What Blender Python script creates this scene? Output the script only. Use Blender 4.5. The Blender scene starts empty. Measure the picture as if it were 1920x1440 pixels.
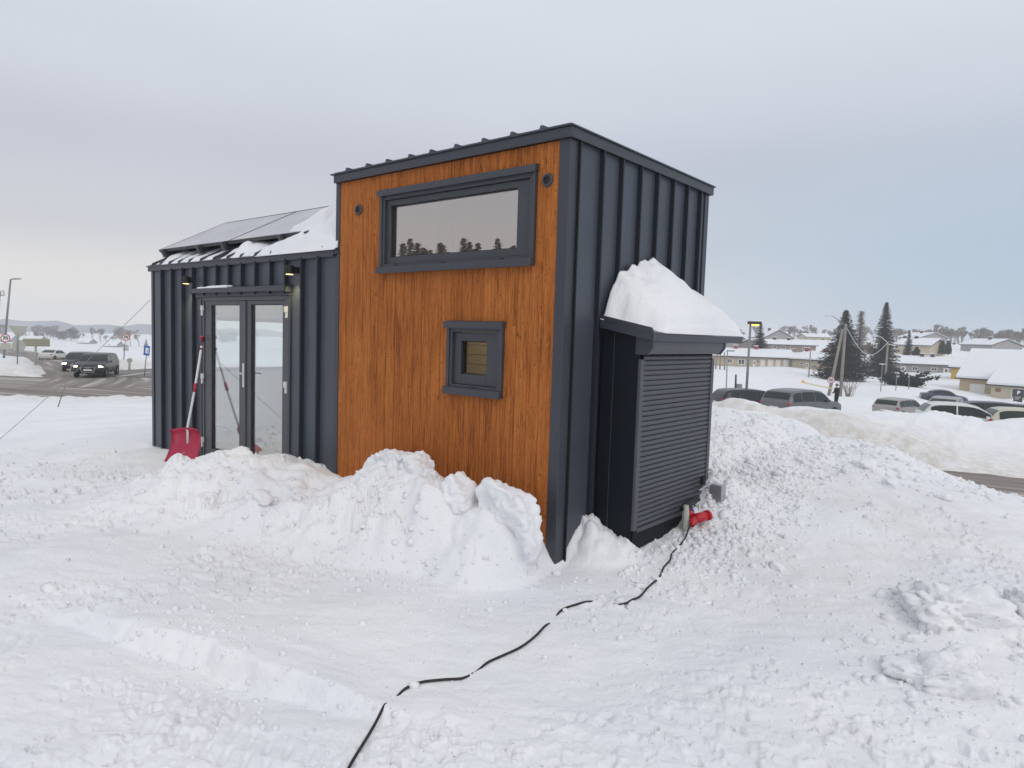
import bpy, bmesh, math, random
import numpy as np
from mathutils import Vector, Matrix

scene = bpy.context.scene
COL = scene.collection
random.seed(7)

# ---------------------------------------------------------------- camera
cam_data = bpy.data.cameras.new('camera')
cam = bpy.data.objects.new('camera', cam_data)
COL.objects.link(cam)
EYE = Vector((3.1686, -4.3743, 1.8738))
RX, RU, RB = (0.76354, 0.64499, 0.03162), (-0.07139, 0.03564, 0.99681), (0.64181, -0.76336, 0.07326)
m = Matrix(((RX[0], RU[0], RB[0]), (RX[1], RU[1], RB[1]), (RX[2], RU[2], RB[2]))).to_4x4()
m.translation = EYE
cam.matrix_world = m
cam_data.sensor_width = 36.0
cam_data.lens = 36.0 * 1276.27 / 1920.0
cam_data.clip_start = 0.05
cam_data.clip_end = 9000
scene.camera = cam

# ---------------------------------------------------------------- sky: thin high overcast, bluer where the cloud thins
SUN_EL, SUN_AZ = math.radians(38), math.radians(118)      # azimuth clockwise from +Y
world = bpy.data.worlds.new('World')
scene.world = world
world.use_nodes = True
nt = world.node_tree
nt.nodes.clear()
def wn(t, **kw):
    n = nt.nodes.new(t)
    for k, v in kw.items(): setattr(n, k, v)
    return n
wl = nt.links.new
w_out = wn('ShaderNodeOutputWorld')
w_bg = wn('ShaderNodeBackground')
w_sky = wn('ShaderNodeTexSky', sky_type='NISHITA', sun_disc=False)
w_sky.sun_elevation = SUN_EL
w_sky.sun_rotation = SUN_AZ
w_sky.air_density = 1.2
w_sky.dust_density = 3.0
w_tc = wn('ShaderNodeTexCoord')
w_sep = wn('ShaderNodeSeparateXYZ')
wl(w_tc.outputs['Generated'], w_sep.inputs[0])
w_ramp = wn('ShaderNodeValToRGB')                          # cloud sheet by elevation
cr = w_ramp.color_ramp
cr.interpolation = 'EASE'
cr.elements[0].position = 0.0;  cr.elements[0].color = (0.86, 0.83, 0.80, 1)
cr.elements[1].position = 1.0;  cr.elements[1].color = (0.84, 0.87, 0.92, 1)
for p, c in ((0.05, (0.80, 0.78, 0.77, 1)), (0.13, (0.63, 0.64, 0.685, 1)), (0.22, (0.59, 0.607, 0.68, 1)), (0.32, (0.67, 0.705, 0.78, 1)), (0.42, (0.72, 0.76, 0.835, 1)), (0.65, (0.79, 0.82, 0.88, 1))):
    e = cr.elements.new(p); e.color = c
wl(w_sep.outputs['Z'], w_ramp.inputs[0])
# thin cloud towards one side of the sky (smooth all round): clear blue shows through low there
w_dot = wn('ShaderNodeVectorMath', operation='DOT_PRODUCT')
w_dot.inputs[1].default_value = (0.30, 0.95, 0.05)
wl(w_tc.outputs['Generated'], w_dot.inputs[0])
w_map = wn('ShaderNodeMapRange', interpolation_type='SMOOTHSTEP')
w_map.inputs['From Min'].default_value = 0.45
w_map.inputs['From Max'].default_value = 1.02
wl(w_dot.outputs['Value'], w_map.inputs['Value'])
w_noise = wn('ShaderNodeTexNoise')
w_noise.inputs['Scale'].default_value = 2.2
w_noise.inputs['Detail'].default_value = 5.0
w_mp = wn('ShaderNodeMapping')
w_mp.inputs['Scale'].default_value = (1, 1, 3.2)
wl(w_tc.outputs['Generated'], w_mp.inputs[0]); wl(w_mp.outputs[0], w_noise.inputs['Vector'])
w_thin = wn('ShaderNodeMix', data_type='RGBA')
w_thin.inputs['B'].default_value = (0.44, 0.57, 0.71, 1)
w_low = wn('ShaderNodeMapRange', interpolation_type='SMOOTHSTEP')
w_low.inputs['From Min'].default_value = 0.06; w_low.inputs['From Max'].default_value = 0.38
w_low.inputs['To Min'].default_value = 1.0; w_low.inputs['To Max'].default_value = 0.0
wl(w_sep.outputs['Z'], w_low.inputs['Value'])
w_prod = wn('ShaderNodeMath', operation='MULTIPLY')
wl(w_map.outputs[0], w_prod.inputs[0]); wl(w_low.outputs[0], w_prod.inputs[1])
wl(w_prod.outputs[0], w_thin.inputs['Factor'])
wl(w_ramp.outputs[0], w_thin.inputs['A'])
w_mott = wn('ShaderNodeMapRange')
w_mott.inputs['From Min'].default_value = 0.3; w_mott.inputs['From Max'].default_value = 0.7
w_mott.inputs['To Min'].default_value = 0.995; w_mott.inputs['To Max'].default_value = 1.045
wl(w_noise.outputs['Fac'], w_mott.inputs['Value'])
w_mul = wn('ShaderNodeVectorMath', operation='SCALE')
wl(w_thin.outputs['Result'], w_mul.inputs[0]); wl(w_mott.outputs[0], w_mul.inputs['Scale'])
w_skys = wn('ShaderNodeVectorMath', operation='SCALE')
w_skys.inputs['Scale'].default_value = 0.08
wl(w_sky.outputs[0], w_skys.inputs[0])
w_mix = wn('ShaderNodeMix', data_type='RGBA')
w_mix.inputs['Factor'].default_value = 0.92
wl(w_skys.outputs[0], w_mix.inputs['A']); wl(w_mul.outputs[0], w_mix.inputs['B'])
wl(w_mix.outputs['Result'], w_bg.inputs['Color'])
w_bg.inputs['Strength'].default_value = 1.0
wl(w_bg.outputs[0], w_out.inputs[0])

# ---------------------------------------------------------------- sun behind the overcast
sd = bpy.data.lights.new('sun', 'SUN')
sd.energy = 0.68
sd.angle = math.radians(35)
sd.color = (1.0, 0.94, 0.87)
sun = bpy.data.objects.new('sun', sd)
COL.objects.link(sun)
sdir = Vector((math.sin(SUN_AZ) * math.cos(SUN_EL), math.cos(SUN_AZ) * math.cos(SUN_EL), math.sin(SUN_EL)))
sun.rotation_euler = sdir.to_track_quat('Z', 'Y').to_euler()
sun.location = (20, -10, 30)

scene.view_settings.view_transform = 'Standard'
scene.view_settings.look = 'None'
scene.view_settings.exposure = 0.0
scene.view_settings.gamma = 1.0
scene.view_settings.use_curve_mapping = False
scene.cycles.use_denoising = True
scene.cycles.max_bounces = 8
scene.cycles.volume_bounces = 3
scene.cycles.transparent_max_bounces = 12
scene.cycles.sample_clamp_indirect = 6.0

# ---------------------------------------------------------------- materials
MAT = {}
def mat(name, color=(0.5, 0.5, 0.5), rough=0.6, metal=0.0, spec=0.5, emit=None, emit_s=0.0, noise=0.0, nscale=8.0, bump=0.0, bscale=60.0, ndetail=4.0, stretch=None):
    mt = bpy.data.materials.new(name); mt.use_nodes = True
    N = mt.node_tree.nodes; L = mt.node_tree.links
    b = N['Principled BSDF']
    b.inputs['Base Color'].default_value = (*color, 1)
    b.inputs['Roughness'].default_value = rough
    b.inputs['Metallic'].default_value = metal
    b.inputs['Specular IOR Level'].default_value = spec
    if emit:
        b.inputs['Emission Color'].default_value = (*emit, 1)
        b.inputs['Emission Strength'].default_value = emit_s
    if noise or bump:
        tc = N.new('ShaderNodeTexCoord'); mp = N.new('ShaderNodeMapping')
        if stretch: mp.inputs['Scale'].default_value = stretch
        L.new(tc.outputs['Object'], mp.inputs[0])
    if noise:
        n = N.new('ShaderNodeTexNoise'); n.inputs['Scale'].default_value = nscale; n.inputs['Detail'].default_value = ndetail
        L.new(mp.outputs[0], n.inputs['Vector'])
        r = N.new('ShaderNodeMapRange'); r.inputs['From Min'].default_value = 0.3; r.inputs['From Max'].default_value = 0.7
        r.inputs['To Min'].default_value = 1 - noise; r.inputs['To Max'].default_value = 1 + noise
        L.new(n.outputs['Fac'], r.inputs['Value'])
        s = N.new('ShaderNodeVectorMath'); s.operation = 'SCALE'; s.inputs[0].default_value = color
        L.new(r.outputs[0], s.inputs['Scale']); L.new(s.outputs[0], b.inputs['Base Color'])
    if bump:
        n2 = N.new('ShaderNodeTexNoise'); n2.inputs['Scale'].default_value = bscale; n2.inputs['Detail'].default_value = 3
        L.new(mp.outputs[0], n2.inputs['Vector'])
        bp = N.new('ShaderNodeBump'); bp.inputs['Strength'].default_value = bump; bp.inputs['Distance'].default_value = 0.02
        L.new(n2.outputs['Fac'], bp.inputs['Height']); L.new(bp.outputs[0], b.inputs['Normal'])
    MAT[name] = mt
    return mt

def glass(name, tint=(0.8, 0.86, 0.84), refl=0.25, rough=0.0, rcol=(0.95, 0.96, 0.97)):
    """coated glazing: see-through with a mirror-like share that grows at grazing angles"""
    mt = bpy.data.materials.new(name); mt.use_nodes = True
    N = mt.node_tree.nodes; L = mt.node_tree.links
    N.clear()
    o = N.new('ShaderNodeOutputMaterial'); mx = N.new('ShaderNodeMixShader')
    t = N.new('ShaderNodeBsdfTransparent'); t.inputs[0].default_value = (*tint, 1)
    g = N.new('ShaderNodeBsdfGlossy'); g.inputs['Roughness'].default_value = rough; g.inputs['Color'].default_value = (*rcol, 1)
    lw = N.new('ShaderNodeLayerWeight'); lw.inputs['Blend'].default_value = 0.5
    pw = N.new('ShaderNodeMath'); pw.operation = 'POWER'; pw.inputs[1].default_value = 4.0
    ad = N.new('ShaderNodeMath'); ad.operation = 'ADD'; ad.inputs[1].default_value = refl; ad.use_clamp = True
    L.new(lw.outputs['Facing'], pw.inputs[0]); L.new(pw.outputs[0], ad.inputs[0]); L.new(ad.outputs[0], mx.inputs[0])
    L.new(t.outputs[0], mx.inputs[1]); L.new(g.outputs[0], mx.inputs[2]); L.new(mx.outputs[0], o.inputs[0])
    MAT[name] = mt
    return mt

mat('metal_dark', (0.056, 0.066, 0.086), 0.42, 0.0, 0.5, noise=0.12, nscale=1.6, bump=0.16, bscale=2.6)
mat('metal_trim', (0.040, 0.045, 0.058), 0.40, 0.0, 0.5, noise=0.06, nscale=3)
mat('frame_dark', (0.046, 0.050, 0.060), 0.45, 0.0, 0.5)
mat('door_frame', (0.070, 0.073, 0.083), 0.42, 0.0, 0.5)
mat('seam_shaded', (0.020, 0.025, 0.034), 0.5, 0.0, 0.3)  # ribs darker than the pans: crevice shade put into the colour
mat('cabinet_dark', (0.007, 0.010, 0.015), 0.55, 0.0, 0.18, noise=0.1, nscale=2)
mat('shutter_metal', (0.066, 0.071, 0.085), 0.42, 0.0, 0.5, noise=0.05, nscale=5)
mat('black', (0.008, 0.008, 0.009), 0.6)
mat('black_rubber', (0.012, 0.011, 0.013), 0.5)
mat('interior', (0.62, 0.52, 0.38), 0.7, noise=0.06, nscale=3)
mat('interior_pale', (0.80, 0.76, 0.69), 0.7)
mat('interior_dark', (0.10, 0.10, 0.11), 0.7)
mat('steel', (0.45, 0.46, 0.48), 0.35, 0.8)
mat('hinge_white', (0.62, 0.63, 0.65), 0.4)
mat('alu', (0.62, 0.63, 0.66), 0.3, 0.6)
mat('shovel_red', (0.36, 0.010, 0.050), 0.42, noise=0.06, nscale=6)
mat('plug_red', (0.48, 0.012, 0.022), 0.4, noise=0.1, nscale=30)
mat('plug_blue', (0.02, 0.05, 0.35), 0.4)
mat('solar', (0.49, 0.49, 0.52), 0.55, 0.0, 0.4, noise=0.10, nscale=2.2, ndetail=6)
mat('solar_frame', (0.03, 0.03, 0.035), 0.5)
mat('lamp_glow', (0.9, 0.8, 0.4), 0.5, emit=(1.0, 0.80, 0.30), emit_s=3.0)
mat('street_glow', (0.9, 0.6, 0.1), 0.5, emit=(1.0, 0.62, 0.06), emit_s=3.0)
mat('headlight_on', (0.9, 0.9, 0.8), 0.3, emit=(1.0, 0.93, 0.66), emit_s=8.0)
mat('snow_clean', (0.83, 0.845, 0.87), 0.85, 0, 0.2, noise=0.02, nscale=2.5, bump=0.5, bscale=14)
mat('snow_far', (0.80, 0.82, 0.85), 0.9, 0, 0.1)
mat('snow_block', (0.845, 0.85, 0.865), 0.85, 0, 0.2, noise=0.03, nscale=3)
mat('snow_dirty', (0.72, 0.70, 0.66), 0.9, 0, 0.15, noise=0.08, nscale=9, bump=0.5, bscale=20)
mat('pole_grey', (0.22, 0.24, 0.26), 0.5, 0.3)
mat('pole_wood', (0.24, 0.22, 0.19), 0.85, noise=0.2, nscale=6, stretch=(4, 4, 0.3))
mat('sign_back', (0.42, 0.43, 0.38), 0.6)
mat('sign_back_yellow', (0.36, 0.35, 0.24), 0.6)
mat('sign_white', (0.80, 0.80, 0.79), 0.5)
mat('sign_red', (0.45, 0.015, 0.03), 0.45)
mat('sign_blue', (0.03, 0.13, 0.42), 0.5)
mat('sign_black', (0.015, 0.015, 0.018), 0.5)
mat('board_dark', (0.03, 0.032, 0.035), 0.5)
mat('orange', (0.85, 0.42, 0.03), 0.5)
mat('pale_yellow', (0.62, 0.54, 0.30), 0.6)
mat('wall_beige', (0.46, 0.40, 0.30), 0.85, noise=0.05, nscale=0.6)
mat('wall_beige2', (0.50, 0.40, 0.25), 0.85, noise=0.05, nscale=0.8)
mat('wall_cream', (0.55, 0.49, 0.37), 0.85)
mat('wall_brown', (0.26, 0.22, 0.19), 0.85, noise=0.1, nscale=0.5)
mat('wall_grey', (0.30, 0.30, 0.31), 0.85, noise=0.05, nscale=0.6)
mat('wall_gable', (0.33, 0.33, 0.335), 0.85, noise=0.05, nscale=0.6)
mat('wall_yellow', (0.55, 0.40, 0.06), 0.8)
mat('fascia_dark', (0.05, 0.045, 0.045), 0.7)
mat('brick_red', (0.30, 0.06, 0.06), 0.85)
mat('frame_white', (0.75, 0.74, 0.70), 0.6)
mat('door_white', (0.72, 0.70, 0.66), 0.6)
mat('pane_far', (0.035, 0.045, 0.055), 0.08, 0, 0.8)
mat('panel_brown', (0.30, 0.14, 0.05), 0.7)
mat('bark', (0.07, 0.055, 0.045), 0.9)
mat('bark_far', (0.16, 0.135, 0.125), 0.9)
mat('twig', (0.17, 0.135, 0.12), 0.9)
mat('needle', (0.014, 0.026, 0.021), 0.8, 0, 0.2, noise=0.35, nscale=1.2)
mat('needle_blue', (0.030, 0.052, 0.050), 0.8, 0, 0.2, noise=0.35, nscale=1.0)
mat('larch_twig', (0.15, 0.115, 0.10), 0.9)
mat('wood_far', (0.085, 0.068, 0.045), 0.9, 0, 0.1, noise=0.3, nscale=0.5)  # browner and paler: warm interior glow behind the glass put into the colour
mat('car_glass', (0.022, 0.032, 0.032), 0.08, 0, 0.35)
mat('hill', (0.26, 0.29, 0.33), 0.9, 0, 0.1, noise=0.2, nscale=0.02)  # lightened tone: distance haze put into the colour
mat('tyre', (0.013, 0.013, 0.014), 0.8)
mat('rim', (0.30, 0.31, 0.32), 0.4, 0.5)
mat('tail_red', (0.42, 0.012, 0.022), 0.3)
mat('lens', (0.45, 0.47, 0.48), 0.15)
mat('chrome', (0.55, 0.56, 0.58), 0.2, 0.9)
mat('plate', (0.70, 0.70, 0.68), 0.5)
for k, c in (('black', (0.010, 0.011, 0.014)), ('navy', (0.016, 0.018, 0.028)), ('grey', (0.13, 0.135, 0.145)), ('silver', (0.33, 0.31, 0.30)), ('white', (0.66, 0.68, 0.66)), ('teal', (0.30, 0.31, 0.31)), ('cream', (0.55, 0.53, 0.42)), ('white_dirty', (0.62, 0.61, 0.58)), ('blue_dark', (0.05, 0.06, 0.10))):
    mat('paint_' + k, c, 0.28, 0.1, 0.6, noise=0.06, nscale=1.5)
mat('coat_dark', (0.012, 0.012, 0.016), 0.85)
mat('skin', (0.48, 0.29, 0.22), 0.6)
mat('hat_grey', (0.14, 0.14, 0.15), 0.9)
glass('pane_loft', (0.96, 0.92, 0.87), 0.40, 0.0, (1.0, 0.95, 0.91))
glass('pane_small', (0.75, 0.74, 0.66), 0.02)
glass('pane_door', (0.96, 0.98, 0.97), 0.30)
glass('pane_back', (0.94, 0.975, 0.965), 0.0)

# timber cladding: orange stain with long grain, dark streaks and knots; each board shifted
def timber(name):
    mt = bpy.data.materials.new(name); mt.use_nodes = True
    N = mt.node_tree.nodes; L = mt.node_tree.links
    b = N['Principled BSDF']; b.inputs['Roughness'].default_value = 0.7; b.inputs['Specular IOR Level'].default_value = 0.12
    geo = N.new('ShaderNodeNewGeometry'); oi = N.new('ShaderNodeObjectInfo')
    ofs = N.new('ShaderNodeVectorMath'); ofs.operation = 'SCALE'; ofs.inputs[0].default_value = (3.0, 0, 37.0)
    L.new(oi.outputs['Random'], ofs.inputs['Scale'])
    add = N.new('ShaderNodeVectorMath'); add.operation = 'ADD'
    L.new(geo.outputs['Position'], add.inputs[0]); L.new(ofs.outputs[0], add.inputs[1])
    def tex(scale, vec, detail=4, dist=0.0, src=add):
        mp = N.new('ShaderNodeMapping'); mp.inputs['Scale'].default_value = vec
        L.new(src.outputs[0] if src is add else src.outputs['Position'], mp.inputs[0])
        n = N.new('ShaderNodeTexNoise'); n.inputs['Scale'].default_value = scale; n.inputs['Detail'].default_value = detail; n.inputs['Distortion'].default_value = dist
        L.new(mp.outputs[0], n.inputs['Vector']); return n
    def rng(sock, a, b_, c, d):
        r = N.new('ShaderNodeMapRange'); r.inputs['From Min'].default_value = a; r.inputs['From Max'].default_value = b_
        r.inputs['To Min'].default_value = c; r.inputs['To Max'].default_value = d
        L.new(sock, r.inputs['Value']); return r.outputs[0]
    fine = tex(1.0, (150, 150, 5.0), 3, 0.4)
    mid = tex(1.0, (38, 38, 1.6), 4, 0.8)
    blot = tex(1.0, (5, 5, 1.4), 3)
    wide = tex(0.9, (1.2, 1.2, 0.9), 3, 0, geo)
    knot = tex(1.0, (16, 16, 4.5), 2, 1.6)
    ramp = N.new('ShaderNodeValToRGB')
    ramp.color_ramp.elements[0].position = 0.22; ramp.color_ramp.elements[0].color = (0.135, 0.034, 0.008, 1)
    ramp.color_ramp.elements[1].position = 0.72; ramp.color_ramp.elements[1].color = (0.50, 0.176, 0.046, 1)
    e = ramp.color_ramp.elements.new(0.46); e.color = (0.365, 0.116, 0.027, 1)
    def m2(op, a, b_):
        x = N.new('ShaderNodeMath'); x.operation = op
        if hasattr(a, 'links') or not isinstance(a, (int, float)): L.new(a, x.inputs[0])
        else: x.inputs[0].default_value = a
        if not isinstance(b_, (int, float)): L.new(b_, x.inputs[1])
        else: x.inputs[1].default_value = b_
        return x.outputs[0]
    s = m2('ADD', m2('MULTIPLY', fine.outputs['Fac'], 0.42), m2('MULTIPLY', mid.outputs['Fac'], 0.42))
    s = m2('ADD', s, m2('MULTIPLY', blot.outputs['Fac'], 0.18))
    s = m2('ADD', s, m2('MULTIPLY', wide.outputs['Fac'], 0.22))
    s = m2('ADD', s, m2('MULTIPLY', m2('SUBTRACT', oi.outputs['Random'], 0.5), 0.045))
    L.new(rng(s, 0.30, 0.94, 0, 1), ramp.inputs[0])
    streak = m2('MAXIMUM', rng(tex(1.0, (70, 70, 2.2), 2, 1.0).outputs['Fac'], 0.60, 0.72, 0.0, 0.62), rng(tex(1.0, (190, 190, 14), 2, 0.6).outputs['Fac'], 0.60, 0.70, 0.0, 0.85))
    kn = m2('MAXIMUM', rng(knot.outputs['Fac'], 0.67, 0.75, 0.0, 0.75), rng(tex(1.0, (60, 60, 34), 1, 0.5).outputs['Fac'], 0.71, 0.76, 0.0, 0.9))
    dk = m2('MAXIMUM', streak, kn)
    mx = N.new('ShaderNodeMix'); mx.data_type = 'RGBA'; mx.inputs['B'].default_value = (0.095, 0.030, 0.012, 1)
    L.new(dk, mx.inputs['Factor']); L.new(ramp.outputs[0], mx.inputs['A']); L.new(mx.outputs['Result'], b.inputs['Base Color'])
    bp = N.new('ShaderNodeBump'); bp.inputs['Strength'].default_value = 0.35; bp.inputs['Distance'].default_value = 0.004
    L.new(s, bp.inputs['Height']); L.new(bp.outputs[0], b.inputs['Normal'])
    MAT[name] = mt
timber('timber')

# ground snow: near white, faint grey-blue mottling, dirt where the 'dirt' attribute says ploughed or trodden
def snow_ground():
    mt = bpy.data.materials.new('snow_ground'); mt.use_nodes = True
    N = mt.node_tree.nodes; L = mt.node_tree.links
    b = N['Principled BSDF']; b.inputs['Roughness'].default_value = 0.8; b.inputs['Specular IOR Level'].default_value = 0.25
    geo = N.new('ShaderNodeNewGeometry'); at = N.new('ShaderNodeAttribute'); at.attribute_name = 'dirt'
    def tex(scale, detail=5, rough=0.55):
        n = N.new('ShaderNodeTexNoise'); n.inputs['Scale'].default_value = scale; n.inputs['Detail'].default_value = detail; n.inputs['Roughness'].default_value = rough
        L.new(geo.outputs['Position'], n.inputs['Vector']); return n.outputs['Fac']
    def rng(sock, a, b_, c, d):
        r = N.new('ShaderNodeMapRange'); r.inputs['From Min'].default_value = a; r.inputs['From Max'].default_value = b_
        r.inputs['To Min'].default_value = c; r.inputs['To Max'].default_value = d
        L.new(sock, r.inputs['Value']); return r.outputs[0]
    def mul(a, c):
        x = N.new('ShaderNodeMath'); x.operation = 'MULTIPLY'; x.use_clamp = True
        L.new(a, x.inputs[0])
        if isinstance(c, float): x.inputs[1].default_value = c
        else: L.new(c, x.inputs[1])
        return x.outputs[0]
    m1 = N.new('ShaderNodeMix'); m1.data_type = 'RGBA'
    m1.inputs['A'].default_value = (0.85, 0.855, 0.87, 1); m1.inputs['B'].default_value = (0.79, 0.80, 0.83, 1)
    L.new(rng(tex(0.8), 0.40, 0.62, 0, 1), m1.inputs['Factor'])
    m2_ = N.new('ShaderNodeMix'); m2_.data_type = 'RGBA'; m2_.inputs['B'].default_value = (0.60, 0.555, 0.49, 1)
    d = mul(rng(tex(3.2, 6, 0.65), 0.34, 0.70, 0.15, 1.25), at.outputs['Fac'])
    L.new(d, m2_.inputs['Factor']); L.new(m1.outputs['Result'], m2_.inputs['A'])
    m3 = N.new('ShaderNodeMix'); m3.data_type = 'RGBA'; m3.inputs['B'].default_value = (0.30, 0.26, 0.21, 1)
    L.new(mul(rng(tex(34.0, 2), 0.69, 0.74, 0.0, 0.6), rng(tex(1.1, 2), 0.42, 0.58, 0.0, 1.0)), m3.inputs['Factor']); L.new(m2_.outputs['Result'], m3.inputs['A'])
    L.new(m3.outputs['Result'], b.inputs['Base Color'])
    bp = N.new('ShaderNodeBump'); bp.inputs['Strength'].default_value = 0.42; bp.inputs['Distance'].default_value = 0.02
    L.new(tex(36.0, 5, 0.6), bp.inputs['Height'])
    L.new(bp.outputs[0], b.inputs['Normal'])
    MAT['snow_ground'] = mt
snow_ground()

def road_mat(name, dark, pale, brown):
    mt = bpy.data.materials.new(name); mt.use_nodes = True
    N = mt.node_tree.nodes; L = mt.node_tree.links
    b = N['Principled BSDF']; b.inputs['Roughness'].default_value = 0.7
    uv = N.new('ShaderNodeUVMap'); mp = N.new('ShaderNodeMapping'); mp.inputs['Scale'].default_value = (0.05, 1.3, 1)
    L.new(uv.outputs[0], mp.inputs[0])
    n = N.new('ShaderNodeTexNoise'); n.inputs['Scale'].default_value = 1.0; n.inputs['Detail'].default_value = 5
    L.new(mp.outputs[0], n.inputs['Vector'])
    r = N.new('ShaderNodeValToRGB'); r.color_ramp.elements[0].position = 0.40; r.color_ramp.elements[0].color = (*dark, 1)
    r.color_ramp.elements[1].position = 0.68; r.color_ramp.elements[1].color = (*pale, 1)
    e = r.color_ramp.elements.new(0.55); e.color = (*brown, 1)
    L.new(n.outputs['Fac'], r.inputs[0]); L.new(r.outputs[0], b.inputs['Base Color'])
    MAT[name] = mt
road_mat('road_slush', (0.15, 0.125, 0.11), (0.50, 0.46, 0.42), (0.24, 0.205, 0.18))
road_mat('road_tracks', (0.10, 0.095, 0.09), (0.62, 0.60, 0.56), (0.20, 0.18, 0.165))

# ---------------------------------------------------------------- mesh helpers
class MB:
    """collects simple shapes and links them as one mesh object"""
    def __init__(s): s.v = []; s.f = []
    def add(s, vs, fs):
        o = len(s.v); s.v += [tuple(q) for q in vs]; s.f += [tuple(i + o for i in q) for q in fs]; return s
    def box(s, x0, x1, y0, y1, z0, z1):
        return s.add([(x0, y0, z0), (x1, y0, z0), (x1, y1, z0), (x0, y1, z0), (x0, y0, z1), (x1, y0, z1), (x1, y1, z1), (x0, y1, z1)],
                     [(0, 3, 2, 1), (4, 5, 6, 7), (0, 1, 5, 4), (1, 2, 6, 5), (2, 3, 7, 6), (3, 0, 4, 7)])
    def hexa(s, p):  # 8 points like box
        return s.add(p, [(0, 3, 2, 1), (4, 5, 6, 7), (0, 1, 5, 4), (1, 2, 6, 5), (2, 3, 7, 6), (3, 0, 4, 7)])
    def prism(s, poly, axis, a, b):
        """extrude 2D polygon along axis ('x','y','z') from a to b"""
        def P(u, v, w): return {'x': (w, u, v), 'y': (u, w, v), 'z': (u, v, w)}[axis]
        n = len(poly)
        vs = [P(u, v, a) for u, v in poly] + [P(u, v, b) for u, v in poly]
        fs = [tuple(range(n)), tuple(range(2 * n - 1, n - 1, -1))] + [(i, (i + 1) % n, n + (i + 1) % n, n + i) for i in range(n)]
        return s.add(vs, fs)
    def tube(s, pts, r, n=8, caps=True):
        pts = [Vector(p) for p in pts]
        rs = r if isinstance(r, (list, tuple)) else [r] * len(pts)
        rings = []
        up = Vector((0, 0, 1))
        for i, p in enumerate(pts):
            d = (pts[min(i + 1, len(pts) - 1)] - pts[max(i - 1, 0)])
            if d.length < 1e-9: d = Vector((0, 0, 1))
            d.normalize()
            a = d.cross(up)
            if a.length < 0.05: a = d.cross(Vector((1, 0, 0)))
            a.normalize(); b = d.cross(a)
            rings.append([p + (a * math.cos(2 * math.pi * k / n) + b * math.sin(2 * math.pi * k / n)) * rs[i] for k in range(n)])
        vs = [q for R in rings for q in R]; fs = []
        for i in range(len(pts) - 1):
            for k in range(n):
                fs.append((i * n + k, i * n + (k + 1) % n, (i + 1) * n + (k + 1) % n, (i + 1) * n + k))
        if caps:
            fs.append(tuple(range(n - 1, -1, -1))); fs.append(tuple((len(pts) - 1) * n + k for k in range(n)))
        return s.add(vs, fs)
    def lathe(s, prof, c, axis='z', n=20):
        """prof: [(radius, height)], closed on the axis where radius is 0"""
        vs = []; fs = []
        for r, h in prof:
            for k in range(n):
                a = 2 * math.pi * k / n
                u, v = r * math.cos(a), r * math.sin(a)
                q = {'z': (u, v, h), 'y': (u, h, v), 'x': (h, u, v)}[axis]
                vs.append((c[0] + q[0], c[1] + q[1], c[2] + q[2]))
        for i in range(len(prof) - 1):
            for k in range(n):
                fs.append((i * n + k, i * n + (k + 1) % n, (i + 1) * n + (k + 1) % n, (i + 1) * n + k))
        return s.add(vs, fs)
    def mesh(s, name, m_, smooth=False):
        me = bpy.data.meshes.new(name)
        me.from_pydata(s.v, [], s.f)
        me.materials.append(MAT[m_] if isinstance(m_, str) else m_)
        bm = bmesh.new(); bm.from_mesh(me)
        bmesh.ops.recalc_face_normals(bm, faces=bm.faces); bm.to_mesh(me); bm.free()
        if smooth:
            me.shade_smooth() if hasattr(me, 'shade_smooth') else None
        me.update()
        return me
    def build(s, name, m_, parent=None, smooth=False, bevel=0.0):
        o = bpy.data.objects.new(name, s.mesh(name, m_, smooth))
        COL.objects.link(o)
        if parent: o.parent = parent
        if bevel:
            bv = o.modifiers.new('bevel', 'BEVEL'); bv.width = bevel; bv.segments = 2; bv.limit_method = 'ANGLE'
        return o

def tag(o, label=None, cat=None, group=None, kind=None):
    if label: o['label'] = label
    if cat: o['category'] = cat
    if group: o['group'] = group
    if kind: o['kind'] = kind
    return o
def thing(name, label, cat, loc=(0, 0, 0), rz=0.0, group=None):
    o = bpy.data.objects.new(name, None); COL.objects.link(o)
    o.location = loc; o.rotation_euler = (0, 0, rz); o.empty_display_size = 0.2
    return tag(o, label, cat, group)
def link_mesh(name, me, parent=None, loc=None, rot=None, scale=None):
    o = bpy.data.objects.new(name, me); COL.objects.link(o)
    if parent: o.parent = parent
    if loc: o.location = loc
    if rot: o.rotation_euler = rot
    if scale: o.scale = scale
    return o
def text_mesh(txt, size, m_):
    cu = bpy.data.curves.new('lettering', 'FONT'); cu.body = txt; cu.size = size; cu.align_x = 'CENTER'; cu.align_y = 'CENTER'; cu.extrude = 0.002
    cu.offset = size * 0.035
    ob = bpy.data.objects.new('lettering_source', cu); COL.objects.link(ob)
    dg = bpy.context.evaluated_depsgraph_get()
    me = bpy.data.meshes.new_from_object(ob.evaluated_get(dg))
    bpy.data.objects.remove(ob)
    me.materials.clear(); me.materials.append(MAT[m_])
    return me
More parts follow.
